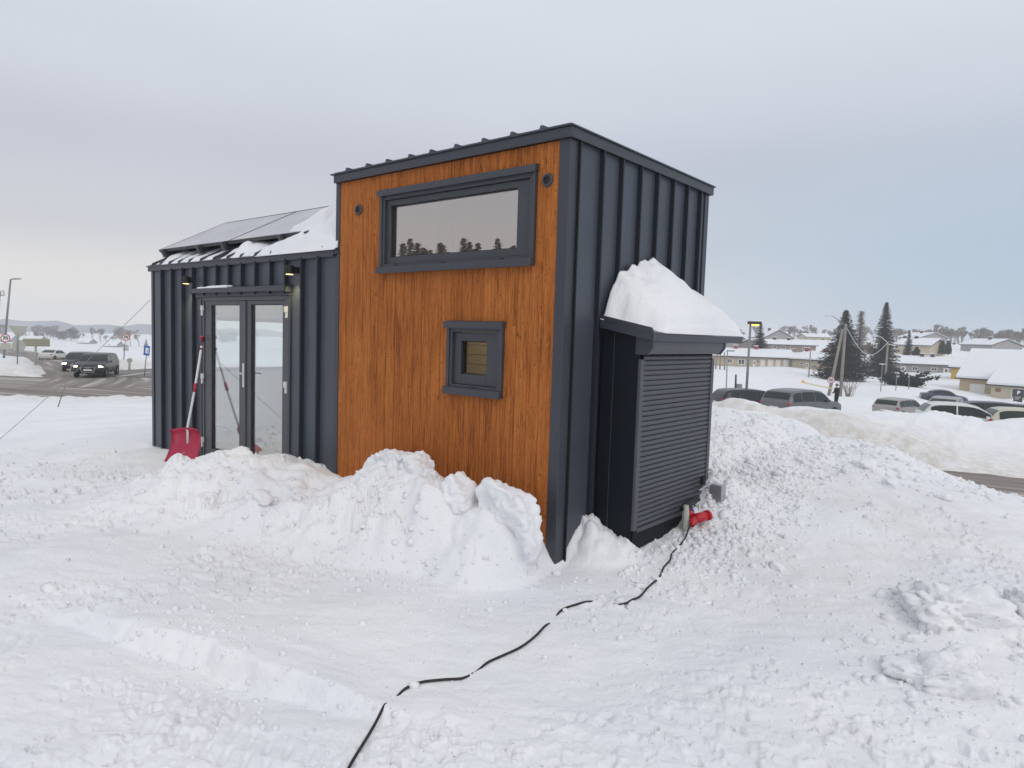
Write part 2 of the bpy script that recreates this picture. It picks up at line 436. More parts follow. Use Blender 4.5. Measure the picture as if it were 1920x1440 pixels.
# ---------------------------------------------------------------- terrain
def _hash(ix, iy, seed):
    h = (ix.astype(np.int64) * 374761393 + iy.astype(np.int64) * 668265263 + seed * 982451653) & 0xFFFFFFFF
    h = ((h ^ (h >> 13)) * 1274126177) & 0xFFFFFFFF
    h = ((h ^ (h >> 16)) * 2246822519) & 0xFFFFFFFF
    return ((h ^ (h >> 15)) & 0xFFFFFF) / float(0xFFFFFF)
def vnoise(x, y, s, seed=0):
    x = x / s; y = y / s
    ix = np.floor(x); iy = np.floor(y); fx = x - ix; fy = y - iy
    ix = ix.astype(np.int64); iy = iy.astype(np.int64)
    ux = fx * fx * fx * (fx * (fx * 6 - 15) + 10); uy = fy * fy * fy * (fy * (fy * 6 - 15) + 10)
    a = _hash(ix, iy, seed); b = _hash(ix + 1, iy, seed); c = _hash(ix, iy + 1, seed); d = _hash(ix + 1, iy + 1, seed)
    return (a + (b - a) * ux + (c - a) * uy + (a - b - c + d) * ux * uy) * 2 - 1
def fbm(x, y, s, seed=0, oct_=3):
    r = 0; a = 1.0; t = 0
    for k in range(oct_):
        ca, sa = math.cos(0.7 * k + seed), math.sin(0.7 * k + seed)
        r = r + a * vnoise(x * ca - y * sa, x * sa + y * ca, s, seed + 17 * k); t += a; a *= 0.5; s *= 0.47
    return r / t
def cells(x, y, s, seed=0):
    """distance to the nearest scattered point, in cell units, and a random value of that point"""
    x = x / s; y = y / s; ix = np.floor(x).astype(np.int64); iy = np.floor(y).astype(np.int64)
    best = np.full(x.shape, 9.0); rv = np.zeros(x.shape)
    for dx in (-1, 0, 1):
        for dy in (-1, 0, 1):
            jx = ix + dx; jy = iy + dy
            px = jx + _hash(jx, jy, seed); py = jy + _hash(jx, jy, seed + 5)
            d = (px - x) ** 2 + (py - y) ** 2
            m_ = d < best
            best = np.where(m_, d, best); rv = np.where(m_, _hash(jx, jy, seed + 9), rv)
    return np.sqrt(best), rv
def sstep(a, b, t):
    t = np.clip((t - a) / (b - a), 0, 1); return t * t * (3 - 2 * t)

# known heights of the lie of the land
GP = [(1.4, -2.2, 0), (-0.2, -3.6, 0.02), (3.1, -0.6, 0.0), (0.9, -2.7, -0.02), (3.2, -6.5, 0), (6, -3, 0), (0, -6, 0), (-2.5, -3.1, 0.02), (2.06, 0.69, 0.02), (0.0, -0.2, -0.04), (-1, -1.2, -0.03), (-3, -1.0, 0.0), (-5, -1, 0.0), (-7.7, 0, 0.0), (-7.7, 3, 0.1), (-4, 3, 0.2), (-0.5, 3.0, 0.35),
      (0.42, 0.5, 0.07), (0.88, 1.8, 0.1), (0.31, 3.23, 0.3), (-0.1, 4.27, 0.42), (-0.91, 6.33, 0.42), (-1.22, 5.81, 0.42), (-0.48, 7.07, 0.36), (-1.8, 7.1, 0.12), (-2.5, 8.6, -0.3), (-0.9, 8.4, -0.05), (0.66, 6.39, 0.45), (1.35, 6.4, 0.35), (1.83, 5.77, 0.25), (2.72, 5.76, 0.1), (1.99, 2.87, 0.12), (1.29, 2.82, 0.25), (5, 3, 0.0), (7, 6, -0.3),
      (-1.3, 10.5, -0.6), (0.6, 9.6, -0.6), (2.6, 9.0, -0.7), (4.5, 8.6, -0.8), (-8, 8, 0.1), (-8, 12, -1.0), (-20, 9, -0.9), (8, 14, -2.2), (14, 10, -2.0),
      (-5.97, -1.79, 0.0), (-4.1, -1.87, 0.05), (-8.62, -0.31, -0.05), (-10.67, -1.23, -0.2), (-12.9, 0.57, -0.35), (-21.3, 3.16, -1.0), (-25.1, 2.08, -1.3), (-26.4, 6.64, -1.4), (-36.4, 4.66, -2.0),
      (-52, 2, -2.0), (-57, 9.5, -1.75), (-60, 11, -1.65), (-65, 13.4, -1.6), (-70, 13, -1.7), (-49, 17, -1.85), (-56, 17.4, -1.9), (-64, 20.2, -1.7), (-79.2, 24.2, -2.7), (-90, 16, -2.6), (-192, 40.5, -4.7), (-190, 80, -6), (-120, 60, -4), (-70, 45, -2.6),
      (-8.79, 23.3, -0.82), (-7.75, 24.18, -0.73), (-6.87, 24.91, -0.92), (-6.0, 25.64, -0.88), (-4.6, 26.81, -1.12), (-3.61, 28.94, -1.32), (-2.71, 29.7, -1.33), (-1.98, 30.3, -1.42), (-2.5, 33, -2.05), (-4.5, 32.5, -2.1), (-0.4, 30.31, -1.29), (1.32, 31.78, -1.06), (4, 33, -1.1), (-1.15, 23.3, -1.9), (1.82, 24.5, -2.1), (-14, 24, -1.2), (-25, 26, -1.6),
      (-12.7, 36.9, -2.35), (-11.6, 35.2, -2.42), (-8, 32.6, -2.2), (-9.5, 29.5, -1.9), (-6.5, 49.9, -3.22), (-1.3, 34.8, -2.36), (-3.4, 46, -2.73), (0.4, 35, -2.34), (-0.5, 42, -2.62), (0.6, 47, -2.9), (6, 38, -2.5), (-11.2, 51.2, -2.9), (-16.8, 43.9, -2.3), (-18.3, 49.2, -2.05), (-20.2, 54.1, -2.83), (-8.6, 83.5, -4.25), (-5.8, 58.5, -3.4),
      (-39.9, 103, -3.3), (-40.6, 122.1, -3.3), (-24.3, 96.5, -3.55), (-21.5, 105.3, -3.97), (-13.9, 79, -3.6), (-10.7, 75.2, -3.2), (-14.8, 124.1, -4.0), (-15, 150, -3.4), (-4.9, 106.1, -4.75), (-1.1, 109.3, -4.8), (8, 100, -4.6), (-50.1, 120.6, -3.5), (-39.1, 132.5, -3.1), (-22.3, 157, -3.7), (-17.3, 72.2, -3.6), (-16.6, 76.7, -4.05), (-31.5, 76.3, -1.7), (-19, 81.2, -4.3), (-13, 89, -3.2), (-15.7, 103.7, -3.6), (-31, 110.5, -3.6), (-27.3, 116.1, -4.0), (-19.2, 107.3, -3.75),
      (-65.6, 173.4, -0.92), (-58.1, 192.8, -0.3), (-33.3, 200.6, 0.1), (-17, 214.2, -0.6), (-104, 272, 1.9), (-94, 307, 3.6), (-55.8, 326, 3.2), (-28.5, 335.8, 2.4), (-12, 318, 2.6), (-188, 490, 2.4), (-68, 590, 2.98), (0, 600, 3), (0, 200, -2), (60, 120, -4), (40, 40, -2.6), (30, 15, -2.2),
      (-509, 113, -12.6), (-471, 145, -12.4), (-418, 164, -12.9), (-440, 60, -11), (-560, 156, -12.0), (-300, 90, -8.5), (-250, 180, -7), (-300, 300, -5),
      (12, -4, -0.1), (10, -14, -0.1), (0, -15, 0), (-10, -10, -0.1), (-20, -6, -0.7), (-25, -25, -0.8), (0, -40, 0.5), (30, -30, 0.5), (45, 0, -1), (-45, -15, -2.0), (-80, -40, -3), (-60, -62, 0.5), (-45, -75, 1.0), (-20, -90, 1.5), (-150, -60, -4.5), (-420, -150, -11), (-150, -200, 2), (0, -250, 4), (200, -100, 3), (150, 50, -1)]
for a in range(0, 360, 15):   # far rim
    s, c = math.sin(math.radians(a)), math.cos(math.radians(a))
    left = max(0.0, math.sin(math.radians(a - 180))) ** 0.7
    GP.append((1000 * s, 1000 * c, 3 - 16 * left)); GP.append((2000 * s, 2000 * c, 3 - 18 * left))
GP = np.array(GP)
OX, OY = 3.0, -4.5
def polar(x, y):
    dx = x - OX; dy = y - OY
    r = np.sqrt(dx * dx + dy * dy)
    return np.arctan2(dx, dy), np.log(np.maximum(r, 0.0) + 1.2)
_ga, _gl = polar(GP[:, 0], GP[:, 1])
KA = 2.2
def _feat(a, l): return np.stack([np.cos(a) * KA * np.ones_like(l), np.sin(a) * KA * np.ones_like(l), l * 1.3], -1)
_gf = _feat(_ga, _gl)
_C2 = 0.10 ** 2
_A = np.sqrt(((_gf[:, None] - _gf[None]) ** 2).sum(-1) + _C2)
_w = np.linalg.solve(_A + 1e-3 * np.eye(len(_A)), GP[:, 2] - GP[:, 2].mean())
def land(x, y):
    f = _feat(*polar(x, y)); out = np.zeros(x.shape)
    for i in range(len(_w)):
        d = f - _gf[i]
        out += _w[i] * np.sqrt((d * d).sum(-1) + _C2)
    return out + GP[:, 2].mean()

ROADS = {
    'main_road': ([(60, 30, -2.4), (20, 24.5, -2.3), (3, 19.6, -2.3), (-0.4, 19.0, -2.3), (-10, 17.4, -2.25), (-22, 15.2, -2.2), (-34, 12.8, -2.1), (-41, 10.2, -2.1), (-48, 6.2, -2.1), (-58, -0.5, -2.1), (-90, -25, -2.4)], [3.4, 3.4, 3.3, 3.3, 3.3, 3.6, 4.2, 5.0, 5.2, 4.6, 4.0]),
    'side_road': ([(-42, 9.6, -2.1), (-48, 13.0, -2.1), (-59.3, 15.3, -2.25), (-79.8, 20.2, -2.9), (-97, 24.2, -3.4), (-133, 29.8, -4.0), (-165, 34.2, -4.5), (-201, 36.2, -5.0), (-300, 30, -7)], [3.4, 3.0, 2.3, 2.2, 2.3, 2.6, 2.8, 3.0, 3.0]),
    'farm_road': ([(-50.0, 14.5, -2.1), (-54.5, 18.5, -2.08), (-57.5, 24, -2.1), (-60, 36, -2.4), (-66, 60, -3)], [2.6, 2.3, 2.2, 2.2, 2.2]),
}
def road_dist(x, y, pts, hw):
    best = np.full(x.shape, 1e9); z = np.zeros(x.shape); w = np.ones(x.shape)
    for i in range(len(pts) - 1):
        ax, ay, az = pts[i]; bx, by, bz = pts[i + 1]
        ux, uy = bx - ax, by - ay; l2 = ux * ux + uy * uy
        t = np.clip(((x - ax) * ux + (y - ay) * uy) / l2, 0, 1)
        d = np.hypot(x - ax - t * ux, y - ay - t * uy); m_ = d < best
        best = np.where(m_, d, best); z = np.where(m_, az + t * (bz - az), z); w = np.where(m_, hw[i] + t * (hw[i + 1] - hw[i]), w)
    return best, z, w

# snow bank shovelled up along the front of the house: x, ridge y, ridge height, width towards the viewer
BK = np.array([(-9.0, -1.6, 0.0, 0.8), (-7.2, -1.5, 0.01, 0.8), (-6.2, -1.25, 0.0, 0.9), (-5.3, -0.95, 0.02, 1.1), (-4.75, -0.9, 0.13, 1.25), (-4.35, -0.85, 0.28, 1.3), (-3.95, -0.82, 0.44, 1.35), (-3.6, -0.8, 0.50, 1.35), (-3.25, -0.66, 0.49, 1.4), (-3.0, -0.52, 0.44, 1.45), (-2.7, -0.40, 0.385, 1.45), (-2.4, -0.33, 0.38, 1.4), (-2.15, -0.30, 0.43, 1.3), (-1.95, -0.29, 0.53, 1.2), (-1.76, -0.29, 0.66, 1.1), (-1.53, -0.29, 0.715, 0.95), (-1.32, -0.29, 0.70, 0.85), (-1.15, -0.29, 0.635, 0.75), (-0.87, -0.29, 0.575, 0.62), (-0.68, -0.29, 0.50, 0.55), (-0.5, -0.30, 0.44, 0.58), (-0.3, -0.30, 0.43, 0.52), (-0.12, -0.28, 0.30, 0.38), (-0.02, -0.24, 0.10, 0.30), (0.05, -0.2, 0.0, 0.3), (3, -0.2, 0.0, 0.3)])
def bank(x, y):
    y0 = np.interp(x, BK[:, 0], BK[:, 1]); zr = np.interp(x, BK[:, 0], BK[:, 2]); wf = np.interp(x, BK[:, 0], BK[:, 3])
    wob = 0.10 * fbm(x, y, 0.6, 3, 3) * (zr > 0)
    d = (y0 - y) + wob
    t = np.clip(d / wf, 0, 1)
    front = 1 - t ** 1.15
    front = front * front * (3 - 2 * front) * 0.55 + front * 0.45
    tb = np.clip(-d / np.maximum(0.30, -y0), 0, 1)
    back = 1 - 0.40 * tb
    far_side = sstep(-0.02, -0.06, y)      # nothing inside the wall
    p = np.where(d >= 0, front, back)
    p = np.where((x < -7.72) | (x > 0.12), p * 1.0, p)
    h = zr * p
    lump = sstep(0.02, 0.25, h)
    bill = np.abs(fbm(x, y, 0.42, 11, 3)); bill2 = np.abs(fbm(x, y, 0.16, 23, 2))
    crest = 0.35 + 0.65 * sstep(0.0, 0.35, t)
    h = h + lump * crest * (0.17 * (bill - 0.22) + 0.055 * (bill2 - 0.2) + 0.045 * fbm(x, y, 0.25, 31, 2))
    h = h + 0.16 * np.exp(-(((x + 0.95) / 0.26) ** 2 + ((y + 0.62) / 0.17) ** 2)) * (0.8 + 0.5 * fbm(x, y, 0.2, 43, 2)) + 0.10 * np.exp(-(((x + 2.5) / 0.3) ** 2 + ((y + 1.15) / 0.25) ** 2)) * (0.6 + fbm(x, y, 0.3, 45, 2)) + 0.08 * np.exp(-(((x + 1.75) / 0.22) ** 2 + ((y + 0.95) / 0.2) ** 2))
    wx = x + 0.10 * fbm(x, y, 0.18, 141, 2); wy = y + 0.10 * fbm(x, y, 0.18, 143, 2)
    brk = sstep(0.0, 0.25, fbm(x, y, 0.9, 145, 2) + 0.12)
    c, rv = cells(wx, wy, 0.26, 147)
    h = h + lump * crest * brk * 0.085 * (rv - 0.5)
    c, rv = cells(wx, wy, 0.10, 149)
    h = h + lump * crest * brk * 0.035 * (rv - 0.5)
    c, rv = cells(x, y, 0.34, 41)
    h = h + lump * crest * 0.07 * np.maximum(0, 1 - (c / 0.55) ** 2) * (rv > 0.45)
    return h

def ground_np(x, y, detail=True):
    h = land(x, y)
    r = np.hypot(x - OX, y - OY)
    near = 1 - sstep(25, 70, r)
    nl = 1 - sstep(9, 16, r)
    if detail:
        h = h + 0.045 * fbm(x, y, 1.7, 1, 3) * near * sstep(2.0, 4.0, r) * 0.9
        h = h + 0.25 * fbm(x, y, 14, 6, 3) * sstep(45, 90, r)
    h = h + bank(x, y)
    # drift in the nook between the end wall and the cabinet
    dn = np.hypot((x - 0.08) / 0.48, (y - 0.42) / 0.33)
    h = h + 0.29 * np.maximum(0, 1 - np.sqrt(dn ** 2 + 0.02) ** 1.15) * (0.9 + 0.5 * np.abs(fbm(x, y, 0.16, 51, 3)) + 0.25 * (cells(x, y, 0.13, 52)[1] - 0.5)) * (x > -0.1)
    # heap thrown against the far corner of the cabinet
    h = h + 0.40 * np.exp(-(((x - 0.42) / 0.34) ** 2 + ((y - 2.12) / 0.50) ** 2)) * (0.9 + 0.3 * fbm(x, y, 0.2, 53, 2))
    # worn step in the foreground: wheel rut running across the lower left
    rp = np.array([(-3.2, -3.5), (-1.9, -3.0), (-1.32, -2.80), (-0.6, -2.62), (0.1, -2.42), (0.6, -2.24), (1.1, -2.0), (2.2, -1.3)])
    bd = np.full(x.shape, 9.0); sd_ = np.zeros(x.shape)
    for i in range(len(rp) - 1):
        ax, ay = rp[i]; ux, uy = rp[i + 1] - rp[i]; l2 = ux * ux + uy * uy
        t = np.clip(((x - ax) * ux + (y - ay) * uy) / l2, 0, 1)
        d = np.hypot(x - ax - t * ux, y - ay - t * uy); m_ = d < bd
        side = (ux * (y - ay) - uy * (x - ax)) / math.sqrt(l2)
        bd = np.where(m_, d, bd); sd_ = np.where(m_, side, sd_)
    fade = sstep(-1.9, -1.2, x) * (1 - sstep(0.3, 1.1, x)) * (0.75 + 0.5 * fbm(x, y, 0.5, 62, 2))
    wob = 0.10 * fbm(x, y, 0.3, 61, 3)
    step = sstep(-0.11, 0.02, sd_ + wob) - 0.55
    h = h + fade * 0.15 * step * np.exp(-(bd / 0.36) ** 2)
    if detail:
        # tyre tread pressed into the lower left
        sa_ = 0.93 * x + 0.36 * y
        for o1, o2, ph in ((-0.36, -0.24, 0.0), (-0.52, -0.40, 0.5), (-0.66, -0.56, 0.2)):
            band = sstep(o1 - 0.03, o1 + 0.02, sd_) * (1 - sstep(o2 - 0.02, o2 + 0.03, sd_))
            tread = np.maximum(0, np.sin(2 * math.pi * ((sa_ + 0.4 * sd_) / 0.105 + ph)) - 0.1)
            h = h - band * fade * 0.032 * tread * sstep(-0.35, 0.2, fbm(x, y, 0.4, 151, 2)) * (bd < 1.0)
        wx = x + 0.035 * vnoise(x, y, 0.07, 131) + 0.02 * vnoise(x, y, 0.03, 133); wy = y + 0.035 * vnoise(x, y, 0.07, 135) + 0.02 * vnoise(x, y, 0.03, 137)
        tp = np.array([(-0.5, 7.0), (0.55, 4.6), (1.1, 3.1), (1.55, 1.6), (1.6, 0.2), (1.2, -1.2), (0.2, -2.0)])
        td = np.full(x.shape, 9.0)
        for i in range(len(tp) - 1):
            ax, ay = tp[i]; ux, uy = tp[i + 1] - tp[i]; l2 = ux * ux + uy * uy
            t = np.clip(((x - ax) * ux + (y - ay) * uy) / l2, 0, 1)
            td = np.minimum(td, np.hypot(x - ax - t * ux, y - ay - t * uy))
        worn = np.exp(-((td + 0.12 * fbm(x, y, 0.4, 161, 2)) / 0.38) ** 2)
        h = h - 0.035 * worn * nl
        clod_mask = sstep(-0.05, 0.40, fbm(x, y, 1.0, 71, 3)) * nl * (1 - 0.85 * worn)
        c, rv = cells(wx, wy, 0.12, 73)
        h = h + clod_mask * 0.020 * np.maximum(0, 1 - (c / (0.22 + 0.4 * rv)) ** 2) * (rv > 0.55)
        c, rv = cells(wx, wy, 0.06, 79)
        h = h + clod_mask * nl * 0.010 * np.maximum(0, 1 - (c / 0.5) ** 2) * (rv > 0.55)
        c, rv = cells(wx, wy, 0.085, 81)
        h = h - (0.12 + 0.88 * clod_mask) * nl * 0.040 * np.maximum(0, 1 - (c / 0.34) ** 2) * (rv > 0.74)      # pits
        # wind- and shovel-scraped streaks
        h = h + nl * (0.009 * fbm(x * 0.80 + y * 0.6, (y * 0.8 - x * 0.6) * 2.6, 0.24, 83, 3) + 0.020 * fbm(x, y, 0.55, 84, 3))
        # rough crumbly ramp beside the cabinet
        ramp = np.exp(-(((x - 0.30) / 0.65) ** 2 + ((y - 3.4) / 2.2) ** 2)) * (x > -0.6) * (y > 0.3) * (1 - 0.8 * worn)
        c, rv = cells(wx, wy, 0.15, 91)
        h = h + ramp * 0.045 * np.maximum(0, 1 - (c / (0.3 + 0.4 * rv)) ** 2)
        h = h + ramp * 0.04 * fbm(x, y, 0.2, 93, 3)
        # trampled ground by the left end of the house
        tr = np.exp(-(((x + 7.0) / 2.6) ** 2 + ((y + 2.0) / 1.3) ** 2))
        h = h + tr * (0.10 * fbm(x, y, 0.7, 95, 3) - 0.05 * np.abs(fbm(x, y, 0.4, 97, 2)))
        # broken edge of the plateau to the right
        ed = np.exp(-(((x - 1.2) / 1.6) ** 2 + ((y - 5.4) / 1.6) ** 2))
        h = h + ed * (0.10 * np.abs(fbm(x, y, 0.5, 99, 3)) + 0.03 * fbm(x, y, 0.18, 101, 2))
        far_bank = np.exp(-(((y - 0.25 * x - 26.5) / 4.0) ** 2)) * (x > -30) * (x < 12)
        h = h + far_bank * (0.09 * fbm(x, y, 1.6, 103, 3) + 0.05 * np.abs(fbm(x, y, 0.5, 105, 2)))
    dirt = np.zeros(x.shape)
    gap = np.full(x.shape, 1e9); zroad = np.zeros(x.shape)
    for k, (pts, hw) in ROADS.items():
        d, z, w = road_dist(x, y, pts, hw)
        m_ = (d - w) < gap
        gap = np.where(m_, d - w, gap); zroad = np.where(m_, z, zroad)
    e = 0.35 * fbm(x, y, 1.6, 111, 3) * sstep(-1.5, 0.0, gap)
    a = 1 - sstep(-0.2, 1.6, gap + e)
    h = h * (1 - a) + (zroad - 0.10) * a
    kerb = np.exp(-((gap - 1.1 + e) / 0.7) ** 2)
    h = h + kerb * (0.14 + 0.14 * fbm(x, y, 0.8, 113, 2)) * (1 - sstep(60, 140, r))
    dirt = np.maximum(dirt, (1 - sstep(0.3, 5.0, gap)) * 0.75)
    inside = (x > -7.66) & (x < -0.02) & (y > 0.03) & (y < 2.47)
    h = np.where(inside, np.minimum(h, -0.12), h)
    dirt = np.maximum(dirt, 0.34 * np.exp(-(((x - 1.6) / 1.8) ** 2 + ((y - 2.6) / 2.6) ** 2)) * sstep(-0.3, 0.3, fbm(x, y, 1.2, 121, 2) + 0.2))
    dirt = np.maximum(dirt, 0.10 * sstep(0.0, 0.4, fbm(x, y, 0.8, 123, 3)) * nl)
    return h, dirt
def gz(x, y, detail=True):
    return float(ground_np(np.array([float(x)]), np.array([float(y)]), detail)[0][0])

def build_ground():
    th0 = math.radians(-40.06)
    ang = list(np.arange(-44, 44.001, 0.088)) + list(np.arange(46.5, 314, 2.6))
    ang = th0 + np.radians(np.array(ang))
    rr = [0.9]
    while rr[-1] < 1100:
        r = rr[-1]
        rr.append(r * (1.012 if r < 1.9 else 1.0046 if r < 9.5 else 1.009 if r < 34 else 1.02 if r < 160 else 1.06))
    rr = np.array(rr)
    R, A = np.meshgrid(rr, ang, indexing='ij')
    X = EYE.x + R * np.sin(A); Y = EYE.y + R * np.cos(A)
    H, Dt = ground_np(X.ravel(), Y.ravel())
    nr, na = R.shape
    co = np.stack([X.ravel(), Y.ravel(), H], 1)
    c0 = np.array([[EYE.x, EYE.y, H[:na].mean()]])
    co = np.concatenate([co, c0]); Dt = np.append(Dt, 0.0)
    i = np.arange(nr - 1)[:, None] * na; j = np.arange(na)[None]; j2 = (j + 1) % na
    q = np.stack([i + j, i + na + j, i + na + j2, i + j2], -1).reshape(-1, 4)
    tri = np.stack([np.arange(na), (np.arange(na) + 1) % na, np.full(na, nr * na)], 1)
    me = bpy.data.meshes.new('snowy_ground')
    nq, ntri = len(q), len(tri)
    me.vertices.add(len(co)); me.vertices.foreach_set('co', co.ravel().astype(np.float32))
    me.loops.add(nq * 4 + ntri * 3)
    me.loops.foreach_set('vertex_index', np.concatenate([q[:, ::-1].ravel(), tri.ravel()]).astype(np.int32))
    me.polygons.add(nq + ntri)
    ls = np.concatenate([np.arange(nq) * 4, nq * 4 + np.arange(ntri) * 3]).astype(np.int32)
    me.polygons.foreach_set('loop_start', ls)
    me.update(calc_edges=True); me.validate()
    at = me.attributes.new('dirt', 'FLOAT', 'POINT'); at.data.foreach_set('value', Dt.astype(np.float32))
    me.polygons.foreach_set('use_smooth', np.ones(len(me.polygons), dtype=bool))
    me.materials.append(MAT['snow_ground'])
    o = bpy.data.objects.new('snowy_ground', me); COL.objects.link(o)
    if o.data.polygons[0].normal.z < 0: me.flip_normals()
    tag(o, kind='structure')
    return o
build_ground()

def build_road(name, pts, hw, m_, lift):
    # resample
    P = []; W = []; S = []; s = 0
    for i in range(len(pts) - 1):
        a = np.array(pts[i]); b = np.array(pts[i + 1]); n = max(2, int(np.linalg.norm(b - a) / 1.2))
        for k in range(n):
            t = k / n; P.append(a + (b - a) * t); W.append(hw[i] + (hw[i + 1] - hw[i]) * t)
    P.append(np.array(pts[-1])); W.append(hw[-1]); P = np.array(P)
    for _ in range(6): P[1:-1] = (P[:-2] + P[1:-1] * 2 + P[2:]) / 4
    T = np.gradient(P[:, :2], axis=0); T /= np.linalg.norm(T, axis=1)[:, None]
    Nn = np.stack([-T[:, 1], T[:, 0]], 1)
    S = np.concatenate([[0], np.cumsum(np.linalg.norm(np.diff(P[:, :2], axis=0), axis=1))])
    cols = np.linspace(-1, 1, 9)
    v = []; uv = []
    for i in range(len(P)):
        for c in cols:
            q = P[i, :2] + Nn[i] * c * (W[i] + 0.9)
            v.append((q[0], q[1], P[i, 2] + lift + 0.03 * (1 - c * c))); uv.append((S[i], c * (W[i] + 0.9)))
    nc = len(cols)
    f = [(i * nc + j, i * nc + j + 1, (i + 1) * nc + j + 1, (i + 1) * nc + j) for i in range(len(P) - 1) for j in range(nc - 1)]
    me = bpy.data.meshes.new(name); me.from_pydata(v, [], f); me.materials.append(MAT[m_])
    ul = me.uv_layers.new(name='UVMap')
    for l in me.loops: ul.data[l.index].uv = uv[l.vertex_index]
    if me.polygons[0].normal.z < 0: me.flip_normals()
    o = bpy.data.objects.new(name, me); COL.objects.link(o)
    return tag(o, kind='structure')
build_road('main_road', *ROADS['main_road'], 'road_slush', 0.0)
build_road('side_road', *ROADS['side_road'], 'road_slush', 0.012)
build_road('farm_road', *ROADS['farm_road'], 'road_tracks', 0.006)

# low hazy ridge beyond the field
def ridge(name, pts, depth, m_):
    b = MB(); n = len(pts)
    for k, (x, y, z) in enumerate(pts):
        d = Vector((x, y, 0)).normalized()
        b.v += [(x - d.x * depth, y - d.y * depth, -30), (x, y, z), (x + d.x * depth, y + d.y * depth, -30)]
    for k in range(n - 1): b.f += [(3 * k, 3 * k + 3, 3 * k + 4, 3 * k + 1), (3 * k + 1, 3 * k + 4, 3 * k + 5, 3 * k + 2)]
    return tag(b.build(name, m_, None), kind='structure')
rp_ = []
for k in range(61):
    a = math.radians(-105 + k * 1.0); R_ = 930
    rp_.append((R_ * math.sin(a), R_ * math.cos(a), 3.5 - 0.16 * k + 1.6 * math.sin(k * 0.9) + 1.1 * math.sin(k * 2.3) + 0.8 * math.sin(k * 4.1)))
ridge('hills', rp_, 90, 'hill')
# ---------------------------------------------------------------- the tiny house on its trailer
HX0, HXT, HW, HH, HE = -7.63, -2.95, 2.50, 3.49, 2.71      # left end, tower edge, depth, tower height, low eave
house = thing('tiny_house', 'tiny house on a trailer, black standing-seam metal and orange timber tower', 'tiny house')

# --- low wing front wall: standing-seam pans, each with its folded rib; openings for the double door
SEAM_L = [-7.55, -7.23, -6.89, -6.56, -6.24, -5.91, -5.57, -5.25, -4.93, -4.60, -4.26, -3.94, -3.61, -3.29, -2.96]
DX0, DX1, DZ1 = -6.02, -3.90, 2.235
def pan_front(x0, x1, z0, z1, y=0.0):
    b = MB()
    b.box(x0 + 0.002, x1 - 0.002, y, y + 0.02, z0, z1)
    return b
for i in range(len(SEAM_L) - 1):
    x0, x1 = SEAM_L[i], SEAM_L[i + 1]
    if x1 <= DX0 + 0.02 or x0 >= DX1 - 0.02: z0 = 0.0
    else: z0 = DZ1 + 0.02
    segs = [(x0, x1, z0)]
    if x0 < DX0 - 0.02 < x1 and x1 > DX0 + 0.02: segs = [(x0, DX0, 0.0), (DX0, x1, DZ1 + 0.02)]
    if x0 < DX1 < x1 and x0 < DX1 - 0.02: segs = [(x0, DX1, DZ1 + 0.02), (DX1, x1, 0.0)]
    for a, b_, zz in segs:
        if b_ - a < 0.03: continue
        pn = pan_front(a, b_, zz, 2.66).build('cladding_panel', 'metal_dark', house)
    zz = segs[-1][2]
    if i < len(SEAM_L) - 2:
        MB().box(x1 - 0.010, x1 + 0.014, -0.050, 0.0, zz, 2.655).build('seam', 'seam_shaded', house, bevel=0.003)
# --- end wall pans
SEAM_E = [0.105, 0.44, 0.74, 1.06, 1.37, 1.68, 1.98, 2.28, 2.42]
for i in range(len(SEAM_E) - 1):
    a, b_ = SEAM_E[i], SEAM_E[i + 1]
    MB().box(-0.022, -0.002, a + 0.002, b_ - 0.002, 0.0, 3.40).build('cladding_panel', 'metal_dark', house)
    if i < len(SEAM_E) - 2:
        MB().box(-0.002, 0.042, b_ - 0.009, b_ + 0.010, 0.0, 3.395).build('seam', 'seam_shaded', house, bevel=0.003)
MB().box(-0.002, 0.034, 0.100, 0.112, 0.02, 3.395).build('seam', 'black', house)
# --- other walls (back, left gable with a wide window, tower flank above the low roof)
def wall_box(*a, m_='metal_dark', name='wall_panel'): return MB().box(*a).build(name, m_, house)
for k in range(24):
    x0 = HX0 + 0.03 + k * (7.57 / 24)
    xa, xb = x0 + 0.002, x0 + 7.57 / 24 - 0.002
    if -7.25 < x0 < -3.5:
        MB().box(xa, xb, HW - 0.02, HW, 0.0, 0.30).build('cladding_panel', 'metal_dark', house)
        MB().box(xa, xb, HW - 0.02, HW, 2.25, 2.68).build('cladding_panel', 'metal_dark', house)
    else: MB().box(xa, xb, HW - 0.02, HW, 0.0, 2.68 if x0 < HXT - 0.1 else 3.40).build('cladding_panel', 'metal_dark', house)
GY0, GY1, GZ0, GZ1 = 0.36, 2.36, 1.12, 1.99
gw = MB()
gw.box(HX0, HX0 + 0.02, 0.0, GY0, 0, 2.70).box(HX0, HX0 + 0.02, GY1, HW, 0, 2.70).box(HX0, HX0 + 0.02, GY0, GY1, 0, GZ0).box(HX0, HX0 + 0.02, GY0, GY1, GZ1, 2.70)
gw.prism([(0.0, 2.70), (HW, 2.70), (HW / 2, 3.33)], 'x', HX0, HX0 + 0.02)
gw.build('gable_wall', 'metal_dark', house)
gwin = MB().box(HX0 - 0.02, HX0 + 0.08, GY0, GY0 + 0.05, GZ0, GZ1).box(HX0 - 0.02, HX0 + 0.08, GY1 - 0.05, GY1, GZ0, GZ1).box(HX0 - 0.02, HX0 + 0.08, GY0 + 0.05, GY1 - 0.05, GZ0, GZ0 + 0.05).box(HX0 - 0.02, HX0 + 0.08, GY0 + 0.05, GY1 - 0.05, GZ1 - 0.05, GZ1).build('window', 'frame_dark', house)
